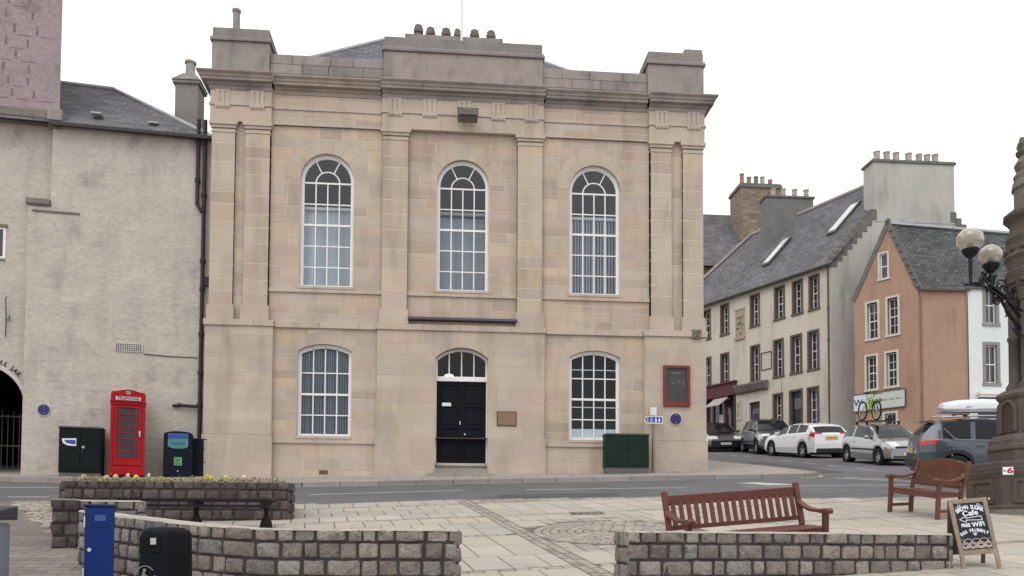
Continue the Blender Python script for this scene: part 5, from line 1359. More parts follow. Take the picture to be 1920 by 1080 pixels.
for k in range(3400):
    x = random.uniform(-6.2, -2.75); y = 14.28+1.2*random.random()**1.6
    dens = .35+.65*(mnoise.noise(Vector((x*1.3, y, 0)))*.5+.5)
    if random.random() > dens: continue
    z = 2.46+random.uniform(0, .06)*(1 if random.random() < .8 else 1.6); a_ = random.uniform(0, 2*PI); l_ = random.uniform(.02, .045); tl = random.uniform(.1, 1.2)
    d = Vector((math.cos(a_)*math.cos(tl), math.sin(a_)*math.cos(tl), math.sin(tl))); s_ = Vector((-math.sin(a_), math.cos(a_), 0))*l_*.35
    c = random.uniform(.6, 1.5); p = Vector((x, y, z)); mb.add([p, p+d*l_*.5+s_, p+d*l_, p+d*l_*.5-s_], [(0, 1, 2, 3)], (c*random.uniform(.9, 1.3), c, c*.8))
fo = mb.build('bed_foliage', mat('pansy_leaf', (.20, .22, .09), .7, .2, 8, .2, 30, attr=True), None, WS); fo['kind'] = 'stuff'
M_pet = {'yellow': mat('petal_yellow', (.72, .56, .09), .6, .1, 20), 'peach': mat('petal_peach', (.72, .46, .26), .6, .1, 20), 'cream': mat('petal_cream', (.72, .64, .40), .6, .1, 20)}
def pansy(x, y, z, s, kind):
    t = thing('pansy', '', 'flower', loc(x, y, 2.44, random.uniform(-.5, .5)), 'pansies in the raised flower bed')
    mb = MB(); mb.tube([(0, 0, 0), (.005, 0, z-2.44)], .004, 5); mb.build('stem', MATS['pansy_leaf'], t)
    for k in range(5):
        a_ = R(90+72*k); mb = MB(); c = Vector((math.cos(a_)*s*.48, -.012-.004*k, math.sin(a_)*s*.48+z-2.44))
        mb.sphere(c, s*.46, 6, (1, .25, 1)); mb.build('petal', M_pet[kind], t, smooth=True)
    mb = MB(); mb.sphere((0, -.035, z-2.44), s*.16, 5); mb.build('flower_centre', mat('petal_dark', (.12, .05, .02), .7), t)
    return t
def fx(px, Y): return (px-960)/1550*(Y/.9963)*.9963+Y*.0857
FLW = [(184, 14.6, 2.55, .045, 'peach', 'peach pansy at the far left end of the raised bed, alone'),
 (224, 14.9, 2.56, .045, 'peach', 'peach pansy left of the close pair below the phone box'), (240, 14.6, 2.55, .05, 'peach', 'peach pansy right of the close pair below the phone box'),
 (262, 14.75, 2.58, .045, 'cream', 'cream pansy just right of the peach pair below the phone box'), (276, 14.5, 2.54, .05, 'yellow', 'bright yellow pansy low between the cream pansies and the recycling bin'),
 (299, 14.9, 2.60, .045, 'cream', 'cream pansy standing tallest left of the navy recycling bin'), (318, 14.6, 2.53, .035, 'yellow', 'tiny yellow pansy in front of the navy recycling bin'),
 (401, 14.8, 2.58, .045, 'yellow', 'yellow pansy left of the close pair near the hall corner'), (409, 14.5, 2.54, .042, 'yellow', 'yellow pansy right of the close pair near the hall corner'),
 (435, 14.7, 2.56, .05, 'yellow', 'yellow pansy second from the right end of the raised bed'), (467, 14.7, 2.57, .05, 'cream', 'cream pansy nearest the right end of the raised bed')]
for px, Y, z, s, kd, lb in FLW: pansy(fx(px, Y), Y, z, s, kd)['label'] = lb
# lower wing of the bed running towards the viewer
random.seed(31)
sett_wall([(-5.72, 13.95), (-4.98, 11.45)], .16, lambda s: 2.045, 'sett_wall', 'short low wall stub of dark setts joining the raised bed behind the blue locker', seed=8, dark=True)
sett_wall([(-5.0, 11.75), (-4.12, 11.85)], .15, lambda s: 2.04, 'sett_wall', 'small sett wall return right behind the blue locker in front of the raised bed', seed=9)

# backless dark bench before the bed ---------------------------------------------------------
t = thing('backless_bench', 'dark backless metal bench standing in front of the raised flower bed', 'bench', loc(-3.72, 13.05, g(-3.72, 13.05)+.03, R(0)))
M_dkm = mat('dark_bench_metal', (.016, .011, .013), .6, .2, 5, .1, 30, spec=.15)
for y in (-.2, -.07, .07, .2):
    mb = MB(); mb.box(-1.13, 1.13, y-.05, y+.05, .455, .485); mb.build('seat_slat', M_dkm, t, bevel=.006)
mb = MB(); mb.box(-1.13, 1.13, -.27, -.24, .36, .40); mb.build('rail', M_dkm, t)
for x in (-1.02, -.02, 1.03):
    mb = MB(); mb.box(x-.04, x+.04, -.24, .24, .41, .455); mb.lathe([(.045, .41), (.035, .28), (.045, .24), (.08, .16), (.10, .08), (.09, .02), (.08, -.1)], (x, 0, 0), 14); mb.build('leg', M_dkm, t, smooth=True, auto=40)

# slatted benches ------------------------------------------------------------------------------
M_red_wood = mat('red_brown_stained_wood', (.13, .042, .033), .55, .18, 3, .15, 30, .002, 40, stretch=(1, 1, 1), spec=.35)
M_brown_wood = mat('brown_varnished_wood', (.125, .048, .030), .5, .2, 3, .15, 30, .002, 40, spec=.35)
def bench(label, M, L_, mt, nsl, arch=0.0, hb=.90, depth=.55):
    """front faces -y; local x along the seat"""
    t = thing('slatted_bench', label, 'bench', M); hx = L_/2; rec = math.tan(R(16))
    def yb(z): return depth-.08+(z-.42)*rec if z > .42 else depth-.08
    for s in (-1, 1):
        x = s*(hx-.03)
        mb = MB(); mb.bar((x, yb(.42), -.06), (x, yb(.42), .42), .06, .06); mb.bar((x, yb(.42), .42), (x, yb(hb+.05), hb+.05), .06, .055); mb.build('back_leg', mt, t, bevel=.006)
        mb = MB(); mb.bar((x, .04, -.06), (x, .04, .62), .06, .06); mb.build('front_leg', mt, t, bevel=.006)
        mb = MB(); pts = [(-.04, .60), (-.05, .645), (-.01, .665), (.06, .655), (.14, .635), (.30, .635), (.42, .66), (depth-.03, .70), (depth-.03, .655), (.30, .60), (.10, .60)]
        mb.prism_x(pts, x-.045, x+.045); mb.build('armrest', mt, t, bevel=.008)
        mb = MB(); mb.bar((x, .06, .13), (x, depth-.1, .13), .035, .05); mb.bar((x, .06, .385), (x, depth-.1, .385), .035, .07); mb.build('side_rail', mt, t)
    for k in range(5):
        mb = MB(); y = .03+k*.095; mb.box(-hx+.0, hx-.0, y, y+.075, .42-.012*k/2, .442-.012*k/2); mb.build('seat_slat', mt, t, bevel=.004)
    mb = MB(); mb.box(-hx+.06, hx-.06, .03, .055, .34, .415); mb.build('front_apron', mt, t, bevel=.004)
    mb = MB(); n = 16; zt = hb
    top = [(lerp(-hx+.06, hx-.06, i/n), zt+arch*(1-(2*i/n-1)**2)) for i in range(n+1)]
    vs = []
    for x, z in top:
        yy = yb(z); vs += [(x, yy-.018, hb-.115), (x, yy+.018, hb-.115), (x, yy+.018, z), (x, yy-.018, z)]
    fs = [(0, 1, 2, 3), tuple(len(vs)-4+k for k in (3, 2, 1, 0))]
    for i in range(n):
        for k in range(4): fs.append((i*4+k, (i+1)*4+k, (i+1)*4+(k+1) % 4, i*4+(k+1) % 4))
    mb.add(vs, fs); mb.build('top_rail', mt, t, bevel=.004)
    mb = MB(); mb.bar((-hx+.05, yb(.50), .50), (hx-.05, yb(.50), .50), .03, .05, up=(0, 0, 1)); mb.build('lower_rail', mt, t)
    for k in range(nsl):
        x = lerp(-hx+.12, hx-.12, k/(nsl-1)); wd = (L_-.2)/nsl*.55
        mb = MB(); mb.bar((x, yb(.51), .51), (x, yb(hb-.09), hb-.09), wd, .018, up=(0, 1, 0)); mb.build('back_slat', mt, t)
    return t
def bar_fix(): pass
B1 = bench('red brown slatted bench with open slats right behind the low straight sett wall', loc(3.62, 9.12, g(3.62, 9.1)-.03, R(12), True) @ Matrix.Rotation(R(-1.6), 4, 'Y'), 1.84, M_red_wood, 17, 0, hb=.865)
B2 = bench('brown arch backed slatted bench standing by the stone fountain behind the chalkboard', loc(7.80, 13.16, g(7.80, 13.16)+.03, R(-80), True), 1.16, M_brown_wood, 20, .07, hb=.87)

# chalkboard A-frame ------------------------------------------------------------------------------
gz = g(5.92, 8.85)+.03
t = thing('chalkboard', 'wooden A frame chalkboard with white chalk cafe lettering at the end of the low wall', 'sandwich board', loc(5.95, 8.66, g(5.95, 8.66)+.03, R(-8)))
M_pine = mat('weathered_pine', (.27, .205, .155), .8, .2, 6, .2, 30, .003, 40, stretch=(1, 1, .3))
M_slt = mat('chalk_black', (.020, .024, .034), .8, .2, 5)
M_chalk = mat('chalk_white', (.72, .74, .78), .9, .1, 20)
lean = R(13)
Fp = Matrix.Translation((0, 0, 0)) @ Matrix.Rotation(R(-5), 4, 'Y') @ Matrix.Rotation(-lean, 4, 'X')
def part_in(mb, nm, mm, par, **k): return mb.build(nm, mm, par, W[t.name] @ Fp, **k)
Hh, Wd = .80, .42
for s in (-1, 1):
    mb = MB(); mb.box(min(s*Wd/2, s*(Wd/2-.045)), max(s*Wd/2, s*(Wd/2-.045)), -.012, .012, 0, Hh); part_in(mb, 'leg', M_pine, t, bevel=.003)
mb = MB(); mb.box(-Wd/2+.045, Wd/2-.045, -.012, .012, Hh-.05, Hh); part_in(mb, 'top_rail', M_pine, t, bevel=.003)
mb = MB(); mb.box(-Wd/2+.045, Wd/2-.045, -.012, .012, .16, .215); part_in(mb, 'bottom_rail', M_pine, t, bevel=.003)
mb = MB(); mb.box(-Wd/2+.045, Wd/2-.045, -.004, .006, .215, Hh-.05); bd = part_in(mb, 'board', M_slt, t)
mb = MB(); YT = -.006
def tx(s_, size, x, z, rot=0, sx=.9): text_mb(mb, s_, size, Matrix.Translation((x, YT, z)) @ Matrix.Rotation(R(rot), 4, 'Y'), .001, sx, .0022)
for i, (c, a_) in enumerate(zip('BROWN', (-34, -24, -15, -8, -2))): pass
arcw = 'BROWN SUGAR'
for i, c in enumerate(arcw):
    u = (i-5)/5; tx(c, .062, u*.135, .700-.038*u*u, u*22, .85)
tx('Cafe', .085, 0, .632, -3, 1.1)
for a, b in (((-.13, .565), (-.06, .60)), ((-.06, .60), (-.06, .578)), ((-.06, .578), (.11, .592)), ((.11, .592), (.115, .545)), ((.115, .545), (-.06, .556)), ((-.06, .556), (-.06, .53)), ((-.06, .53), (-.13, .565))):
    mb.bar((a[0], YT, a[1]), (b[0], YT, b[1]), .007, .003, up=(0, 1, 0))
tx('FREE', .052, -.075, .495, 0, .9); tx('WiFi', .075, .062, .498, -3, .95)
arcd = 'DOG FRIENDLY'
for i, c in enumerate(arcd):
    u = (i-5.5)/5.5; tx(c, .046, u*.14, .435-.040*u*u, u*24, .8)
mb.sphere((.005, YT, .385), .014, 6, (1, .2, .8))
for dx_, dz_ in ((-.018, .012), (-.007, .022), (.007, .022), (.018, .012)): mb.sphere((.005+dx_, YT, .387+dz_), .006, 5, (1, .3, 1))
for cx_, a0_, a1_ in ((-.155, -80, 20), (.155, 160, 270)):
    for r_ in (.045, .065): mb.tube([(cx_+r_*math.cos(R(lerp(a0_, a1_, k/8))), YT, .745+r_*math.sin(R(lerp(a0_, a1_, k/8)))) for k in range(9) if abs(cx_+r_*math.cos(R(lerp(a0_, a1_, k/8)))) < .163 and .745+r_*math.sin(R(lerp(a0_, a1_, k/8))) < .748] or [(cx_, YT, .74), (cx_+.001, YT, .74)], .004, 4)
part_in(mb, 'lettering', M_chalk, bd)
mb = MB()
for row, (z, off) in enumerate(((.228, 0), (.268, .5), (.305, 0))):
    for k in range(-3, 4):
        cx_ = (k+off)*.085
        for r_ in (.018, .032, .044):
            pts = [(cx_+r_*math.cos(PI*i/10), YT, z+r_*.8*math.sin(PI*i/10)) for i in range(11)]
            pts = [p for p in pts if abs(p[0]) < .162]
            if len(pts) > 2 and (row < 2 or r_ > .04): mb.tube(pts, .0038 if row == 0 else .003, 4)
part_in(mb, 'chalk_waves', mat('chalk_cream', (.66, .54, .46), .9, .1, 20), bd)
Fb = Matrix.Rotation(R(-5), 4, 'Y') @ Matrix.Translation((0, 2*math.sin(lean)*Hh, 0)) @ Matrix.Rotation(lean, 4, 'X')
for s in (-1, 1):
    mb = MB(); mb.box(min(s*Wd/2, s*(Wd/2-.04)), max(s*Wd/2, s*(Wd/2-.04)), -.012, .012, .02, Hh-.01); mb.build('rear_leg', mat('dark_pine', (.10, .065, .05), .8, .2, 6), t, W[t.name] @ Fb, bevel=.003)
mb = MB(); mb.box(-Wd/2+.04, Wd/2-.04, -.008, .008, .16, Hh-.02); mb.build('rear_board', MATS['dark_pine'], t, W[t.name] @ Fb)
mb = MB()
for s in (-1, 1): mb.sphere((s*.18, .008+math.sin(lean)*Hh*1.0, Hh*math.cos(lean)), .012, 5)
mb.build('hinge', M_chrome, t)

# blue locker, black litter bin, grey cabinet ------------------------------------------------------------
M_locker = mat('blue_locker_paint', (.010, .030, .16), .5, .12, 2, .08, 30, spec=.12)
t = thing('blue_locker', 'narrow upright bright blue metal cabinet standing against the curved sett wall', 'cabinet', loc(-3.33, 8.42, g(-3.33, 8.4)+.01, R(24)))
mb = MB(); mb.box(-.13, .13, 0, .22, -.05, .90); mb.build('body', mat('blue_locker_dark', (.009, .018, .08), .45, .15, 2), t, bevel=.008)
mb = MB(); mb.box(-.145, .145, -.02, .235, .90, .925); mb.build('lid', MATS['blue_locker_dark'], t, bevel=.006)
mb = MB(); mb.box(-.12, .125, -.018, 0, .02, .885); d = mb.build('door', M_locker, t, bevel=.005)
mb = MB(); mb.box(-.05, .05, -.021, -.018, .76, .82); mb.build('label', mat('label_blue', (.05, .09, .26), .6), d)
mb = MB(); mb.box(-.07, .08, -.022, -.018, .70, .708); mb.build('vent_slot', M_dark, d)
mb = MB(); mb.lathe([(.018, 0), (.018, -.015)], (-.09, -.018, .48), 10, axis='y'); mb.build('lock', M_chrome, d)
mb = MB(); mb.bar((-.1, -.02, .44), (-.1, -.02, .30), .01, .01)
for z in (.25, .75):
    mb = MB(); mb.tube([(-.135, -.012, z-.05), (-.135, -.012, z+.05)], .009, 6); mb.build('hinge', M_chrome, t)
t = thing('litter_bin', 'black rounded litter bin with a side opening in front of the curved sett wall', 'bin', loc(-2.17, 6.78, g(-2.2, 6.75)+.01, R(-12)))
M_binp = mat('black_plastic', (.004, .005, .008), .5, .15, 3, spec=.10)
def rbox(w_, d, r, n=5):
    pts = []
    for cx_, cy_, a0_ in ((w_-r, -d+r, -90), (w_-r, d-r, 0), (-w_+r, d-r, 90), (-w_+r, -d+r, 180)):
        for k in range(n+1): a_ = R(a0_+90*k/n); pts.append((cx_+r*math.cos(a_), cy_+r*math.sin(a_)))
    return pts
def loft(mb, rings, cap0=True, cap1=True):
    n = len(rings[0]); mb.add([p for r in rings for p in r], ([tuple(range(n))[::-1]] if cap0 else [])+([tuple((len(rings)-1)*n+k for k in range(n))] if cap1 else [])+[(i*n+k, i*n+(k+1) % n, (i+1)*n+(k+1) % n, (i+1)*n+k) for i in range(len(rings)-1) for k in range(n)])
mb = MB(); sec = [(.185, .18, -.05), (.172, .17, .25), (.158, .162, .66)]
loft(mb, [[(x, y, z) for x, y in rbox(w_, d, .07)] for w_, d, z in sec]); mb.build('body', M_binp, t, smooth=True, auto=50)
mb = MB(); sec = [(.160, .165, .66), (.157, .163, .70), (.155, .162, .84), (.148, .155, .87), (.115, .12, .895), (.05, .05, .903)]
loft(mb, [[(x, y, z) for x, y in rbox(w_, d, min(.07, d*.9))] for w_, d, z in sec]); hd = mb.build('hood', M_binp, t, smooth=True, auto=50)
mb = MB(); mb.prism([(-.13, .70), (.05, .70), (.05, .83), (-.13, .83)], -.172, -.15); mb.build('opening', mat('void_black', (.003, .003, .004), .95), hd, bevel=.01)
mb = MB(); mb.box(-.03, .015, -.180, -.168, .765, .815); mb.build('label', mat('bin_label', (.45, .45, .45), .6), hd)
mb = MB(); Z = .50; yy = -.176
mb.sphere((-.075, yy, Z+.065), .014, 5, (1, .3, 1)); mb.bar((-.08, yy, Z+.05), (-.09, yy, Z-.01), .022, .004, up=(0, 1, 0)); mb.bar((-.09, yy, Z-.01), (-.115, yy, Z-.06), .012, .004, up=(0, 1, 0)); mb.bar((-.09, yy, Z-.01), (-.065, yy, Z-.06), .012, .004, up=(0, 1, 0)); mb.bar((-.085, yy, Z+.04), (-.04, yy, Z+.01), .010, .004, up=(0, 1, 0)); mb.box(-.05, -.02, yy-.002, yy+.002, Z-.06, Z-.01)
mb.tube([(-.07+.085*math.cos(R(a_)), yy, Z+.005+.095*math.sin(R(a_))) for a_ in range(40, 400, 24)], .004, 4)
mb.build('emblem', mat('emblem_grey', (.22, .22, .22), .6), t)
t = thing('grit_bin', 'blue grey box with dark sloping lid and yellow strip at bottom left', 'storage box', loc(-4.24, 7.35, g(-4.2, 7.4), R(6)))
M_bg = mat('blue_grey_plastic', (.20, .215, .26), .5, .12, 3, .1, 30)
mb = MB(); mb.box(-.38, .36, 0, .6, 0, .90); mb.build('body', M_bg, t, bevel=.02)
mb = MB(); mb.prism_x([(-.05, .93), (.62, .93), (.62, 1.06), (.12, 1.0), (-.05, .95)], -.42, .41); mb.build('lid', mat('lid_dark', (.05, .045, .055), .5, .15, 3), t, bevel=.015)
mb = MB(); mb.box(-.36, .33, -.008, 0, .83, .90); mb.build('yellow_strip', mat('yellow_plastic', (.42, .34, .06), .5, .1, 5), t)
mb = MB(); mb.box(.12, .31, -.008, 0, .56, .72); lb = mb.build('label', M_dark, t)
mb = MB(); mb.box(.14, .29, -.011, -.008, .58, .70); mb.build('label_paper', MATS['sign_white'], lb)
mb = MB()
for z in (.30, .22): mb.tube([(-.3, -.01, z), (.3, -.01, z+.015)], .008, 5)
mb.build('rib', M_bg, t)

# ================================================================== FOUNTAIN
M_ft = mat('red_brown_fountain_stone', (.100, .080, .068), .9, .18, 2, .15, 20, .012, 25, stain=((.085, .075, .06), 1.6, (1, 1, .6), .52))
M_ftg = mat('lichened_grey_stone', (.17, .155, .135), .9, .2, 3, .18, 20, .02, 20, stain=((.25, .23, .16), 3, (1, 1, 1), .60))
FX0, FY0 = 10.66, 13.77
ft = thing('fountain', 'tall carved red brown stone fountain with basin and clustered shafts at the right edge', 'fountain', loc(FX0, FY0, 1.97))
def zpx(y): return 1.6+(1002-y)/106.2
def octp(r, n=8, a0=22.5): return [(r*math.cos(R(a0+360*k/n)), r*math.sin(R(a0+360*k/n))) for k in range(n)]
def stack(name, secs, mt, n=8, bevel=.012, par=None, a0=22.5, smooth=False):
    mb = MB(); loft(mb, [[(FX0+x, FY0+y, z) for x, y in octp(r, n, a0)] for r, z in secs]); return mb.build(name, mt, par or ft, WS, bevel=bevel, smooth=smooth, auto=40 if smooth else None)
k8 = 1/math.cos(R(22.5))
stack('step', [(1.46, 1.6), (1.46, 2.06)], M_ftg)
ba = stack('basin', [(1.29, 2.06), (1.29, 2.12), (1.25, 2.14), (1.25, 2.60), (1.27, 2.66), (1.29, 2.70), (1.29, 2.74), (1.30, 2.77), (1.30, 2.88), (1.22, 2.90)], M_ft)
for k in range(8):
    a_ = R(45*k); ca_, sa_ = math.cos(a_), math.sin(a_); Fk = frame(FX0+ca_*1.25/k8, FY0+sa_*1.25/k8, -sa_, ca_)
    # y axis of this frame points inwards
    mb = MB()
    for q in ((-.30, -.24, 2.18, 2.60), (.24, .30, 2.18, 2.60), (-.24, .24, 2.54, 2.60), (-.24, .24, 2.18, 2.24)): mb.box(q[0], q[1], -.03, .01, q[2], q[3])
    for b in range(5): mb.sphere((random.uniform(-.16, .16), -.0, random.uniform(2.29, 2.48)), random.uniform(.03, .06), 5, (1, .5, 1))
    mb.build('carved_panel', M_ft, ba, Fk)
t6 = tag(MB().box(-.14, .02, -.012, 0, -.06, .07).build('number_sign', MATS['sign_white'], None, frame(9.50, 13.02, .94, -.34, 2.70)), 'small white sign with a red number 6 on the fountain basin edge by the bench', 'sign')
mb = MB(); text_mb(mb, '6', .13, Matrix.Translation((-.03, -.014, .005)), .002, 1.5, .004); mb.build('numeral', mat('sign_red', (.42, .02, .03), .5), t6, frame(9.50, 13.02, .94, -.34, 2.70))
mb = MB(); text_mb(mb, 'No', .05, Matrix.Translation((-.11, -.014, .005)), .001, .8); mb.build('small_lettering', M_iron, t6, frame(9.50, 13.02, .94, -.34, 2.70))
stack('plinth_tier', [(.88, 2.90), (.88, 3.10), (.91, 3.14), (.90, 3.20), (.88, 3.24), (.88, 3.30), (.84, 3.36), (.80, 3.40)], M_ft)
nt_ = stack('niche_tier', [(.70, 3.38), (.70, 4.02), (.74, 4.06), (.76, 4.12), (.68, 4.18), (.62, 4.22)], M_ft)
for k in range(8):
    a_ = R(45*k); ca_, sa_ = math.cos(a_), math.sin(a_); Fk = frame(FX0+ca_*.70/k8, FY0+sa_*.70/k8, -sa_, ca_)
    mb = MB(); outl = [(-.19, 3.45)]+[(-.19*math.cos(PI*i/12), 3.78+.22*math.sin(PI*i/12)) for i in range(13)]+[(.19, 3.45)]
    mb.tube([(x, -.02, z) for x, z in outl], .035, 6); mb.build('niche_arch', M_ft, nt_, Fk)
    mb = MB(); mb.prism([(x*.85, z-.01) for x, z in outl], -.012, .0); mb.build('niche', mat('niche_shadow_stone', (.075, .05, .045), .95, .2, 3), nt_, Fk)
mb = MB(); mb.tube([(FX0-.62, FY0-.80, 3.22), (FX0-.66, FY0-.86, 3.16), (FX0-.66, FY0-.87, 2.98)], .015, 6); mb.build('spout', M_lead, ft, WS)
# clustered shafts
stack('pier', [(.40, 4.2), (.40, 6.0)], M_ft)
for k in range(8):
    a_ = R(45*k+22.5); mb = MB(); mb.lathe([(.16, 4.20), (.16, 4.28), (.11, 4.36), (.105, 5.1), (.125, 5.12), (.125, 5.18), (.105, 5.2), (.105, 5.78), (.13, 5.80), (.13, 5.86), (.17, 5.95), (.17, 6.0)], (FX0+.42*math.cos(a_), FY0+.42*math.sin(a_), 0), 12)
    mb.build('shaft', M_ft, ft, WS, smooth=True, auto=45)
cpn = stack('capital', [(0.470, 5.98), (0.513, 6.06), (0.527, 6.2), (0.555, 6.35), (0.513, 6.38), (0.527, 6.55), (0.570, 6.62), (0.527, 6.68), (0.513, 6.85), (0.541, 6.95), (0.527, 7.02), (0.470, 7.08), (0.470, 7.22), (0.513, 7.28), (0.570, 7.34), (0.570, 7.40), (0.441, 7.5)], M_ft, n=16)
for k in range(16):
    a_ = R(22.5*k); 
    for z, r_ in ((6.15, .53), (6.75, .52)):
        mb = MB(); mb.sphere((FX0+r_*math.cos(a_), FY0+r_*math.sin(a_), z), .06, 5, (1, 1, .8)); 
        mb.build('carved_boss', M_ft, cpn, WS)
stack('upper_drum', [(.39, 7.48), (.39, 7.85), (.43, 7.88), (.41, 8.0), (.36, 8.05)], M_ftg, n=16)
mb = MB()
fr_ = [(.36, 8.02), (.39, 8.1), (.33, 8.2), (.37, 8.32), (.32, 8.42), (.28, 8.48), (.35, 8.55), (.29, 8.60), (.34, 8.7), (.28, 8.78), (.2, 8.8), (.05, 8.85)]
rings = [[(FX0+x*(1+.10*mnoise.noise(Vector((x*7, y*7, z*5)))), FY0+y*(1+.1*mnoise.noise(Vector((x*7+5, y*7, z*5)))), z) for x, y in octp(r, 28)] for r, z in fr_]
loft(mb, rings); mb.tube([(FX0-.29+.05*math.cos(R(a_)), FY0, 8.72+.06*math.sin(R(a_))) for a_ in range(0, 360, 40)], .022, 6, close=True)
mb.build('finial', M_ftg, ft, WS, smooth=True, auto=50)
# iron lamp bracket with two globes ----------------------------------------------------------------
lt = thing('bracket_lamp', 'black wrought iron bracket with two clear glass globe lamps fixed to the fountain shaft', 'lamp', loc(9.85, 13.3, 5.6))
G1, G2 = Vector((8.76, 12.91, 6.55)), Vector((9.24, 13.08, 6.37)); ro = Vector((10.05, 13.50, 5.55))
M_blk = mat('black_iron', (.016, .015, .020), .4, .2, 5, metal=.4)
mb = MB()
b1 = G1-Vector((0, 0, .30)); b2 = G2-Vector((0, 0, .28))
mb.tube([ro+Vector((0, 0, -.3)), ro+Vector((-.25, -.1, -.12)), lerp(ro, b1, .45)+Vector((0, 0, -.12)), b1+Vector((.18, .06, -.40)), b1+Vector((0, 0, -.42)), b1], [.035, .03, .028, .026, .03, .035], 8)
mb.tube([b1+Vector((-.12, -.03, -.46)), b1+Vector((.3, .09, -.44)), ro+Vector((.05, 0, .0))], .02, 6)
mb.tube([ro+Vector((0, 0, -.1)), lerp(ro, b2, .5)+Vector((0, 0, -.1)), b2+Vector((0, 0, -.25)), b2], .03, 8)
def scroll(c, r, dx, turns=1.6, flip=1, a0=0):
    n = 26; return [c+dx*(r*(1-i/n*.8)*math.cos(a0+flip*turns*2*PI*i/n))+Vector((0, 0, r*(1-i/n*.8)*math.sin(a0+flip*turns*2*PI*i/n))) for i in range(n+1)]
dx = (b1-ro); dx.z = 0; dx.normalize()
random.seed(3)
for c, r, f, a_ in ((lerp(ro, b1, .35)+Vector((0, 0, .05)), .20, 1, 0), (lerp(ro, b1, .6)+Vector((0, 0, .0)), .17, -1, 2), (lerp(ro, b1, .2)+Vector((0, 0, -.15)), .17, -1, 1), (lerp(ro, b1, .5)+Vector((0, 0, -.22)), .13, 1, 3), (lerp(ro, b1, .15)+Vector((0, 0, .18)), .14, 1, 2), (lerp(ro, b1, .05)+Vector((0, 0, -.38)), .12, 1, 1), (lerp(ro, b1, .75)+Vector((0, 0, -.12)), .10, 1, 1)):
    mb.tube(scroll(c, r, dx, flip=f, a0=a_), .016, 5); mb.tube(scroll(c+Vector((.03, .05, 0)), r*.75, dx, flip=-f, a0=a_+1), .013, 5)
    for k in range(5): 
        q = c+dx*random.uniform(-r, r)+Vector((0, 0, random.uniform(-r, r))); mb.sphere(q, random.uniform(.02, .035), 5, (1, .6, 1))
mb.build('scroll_bracket', M_blk, lt, WS)
gm = bpy.data.materials.new('lamp_globe_glass'); gm.use_nodes = True; n_ = gm.node_tree.nodes; l_ = gm.node_tree.links; n_.clear()
o_ = n_.new('ShaderNodeOutputMaterial'); tr = n_.new('ShaderNodeBsdfTransparent'); tr.inputs[0].default_value = (.80, .79, .74, 1); gl_ = n_.new('ShaderNodeBsdfGlossy'); gl_.inputs['Roughness'].default_value = .08; gl_.inputs[0].default_value = (.9, .88, .8, 1)
df = n_.new('ShaderNodeBsdfDiffuse'); df.inputs[0].default_value = (.62, .58, .46, 1); m1 = n_.new('ShaderNodeMixShader'); m1.inputs[0].default_value = .35; l_.new(tr.outputs[0], m1.inputs[1]); l_.new(df.outputs[0], m1.inputs[2])
lw_ = n_.new('ShaderNodeLayerWeight'); lw_.inputs[0].default_value = .25; m2 = n_.new('ShaderNodeMixShader'); l_.new(lw_.outputs['Facing'], m2.inputs[0]); l_.new(m1.outputs[0], m2.inputs[1]); l_.new(gl_.outputs[0], m2.inputs[2]); l_.new(m2.outputs[0], o_.inputs[0])
for G_, r_ in ((G1, .215), (G2, .185)):
    mb = MB(); mb.lathe([(.05, -.30), (.09, -.26), (.13, -.20), (.14, -.17), (.12, -.15)], tuple(G_), 14); mb.sphere(G_+Vector((0, 0, -.10)), .05, 6, (1, 1, 1.3))
    hd = mb.build('lamp_holder', M_blk, lt, WS, smooth=True, auto=45)
    mb = MB(); mb.sphere(G_, r_, 12, (1, 1, .93)); mb.build('globe', gm, hd, WS, smooth=True)

# ================================================================== CARS
M_tyre = mat('tyre_rubber', (.018, .018, .019), .85, .1, 10)
M_rim = mat('alloy_rim', (.42, .42, .44), .35, .1, 5, metal=.8)
M_carglass = mat('tinted_car_glass', (.008, .010, .013), .08, .05, 1, spec=.28)
M_under = mat('underbody', (.012, .012, .013), .9)
M_plastic = mat('bumper_plastic', (.022, .022, .024), .6, .1, 5)
M_hl = mat('headlight_lens', (.62, .65, .68), .12, .1, 10, spec=.8)
M_tl = mat('tail_light_red', (.42, .010, .014), .15, .15, 6, spec=.8)
M_plate_w = mat('plate_white', (.65, .65, .62), .5); M_plate_y = mat('plate_yellow', (.60, .40, .06), .5)
def carpaint(name, col, metal=.3, rough=.28):
    m_ = mat(name, col, rough, .04, .8, .03, 60, metal=metal, spec=.6)
    p = [n for n in m_.node_tree.nodes if n.type == 'BSDF_PRINCIPLED'][0]; p.inputs['Coat Weight'].default_value = .8; p.inputs['Coat Roughness'].default_value = .05
    return m_
def interp(pl, x):
    if x <= pl[0][0]: return pl[0][1]
    for (a, b), (c, d) in zip(pl[:-1], pl[1:]):
        if x <= c:
            t = (x-a)/(c-a); return lerp(b, d, t)
    return pl[-1][1]
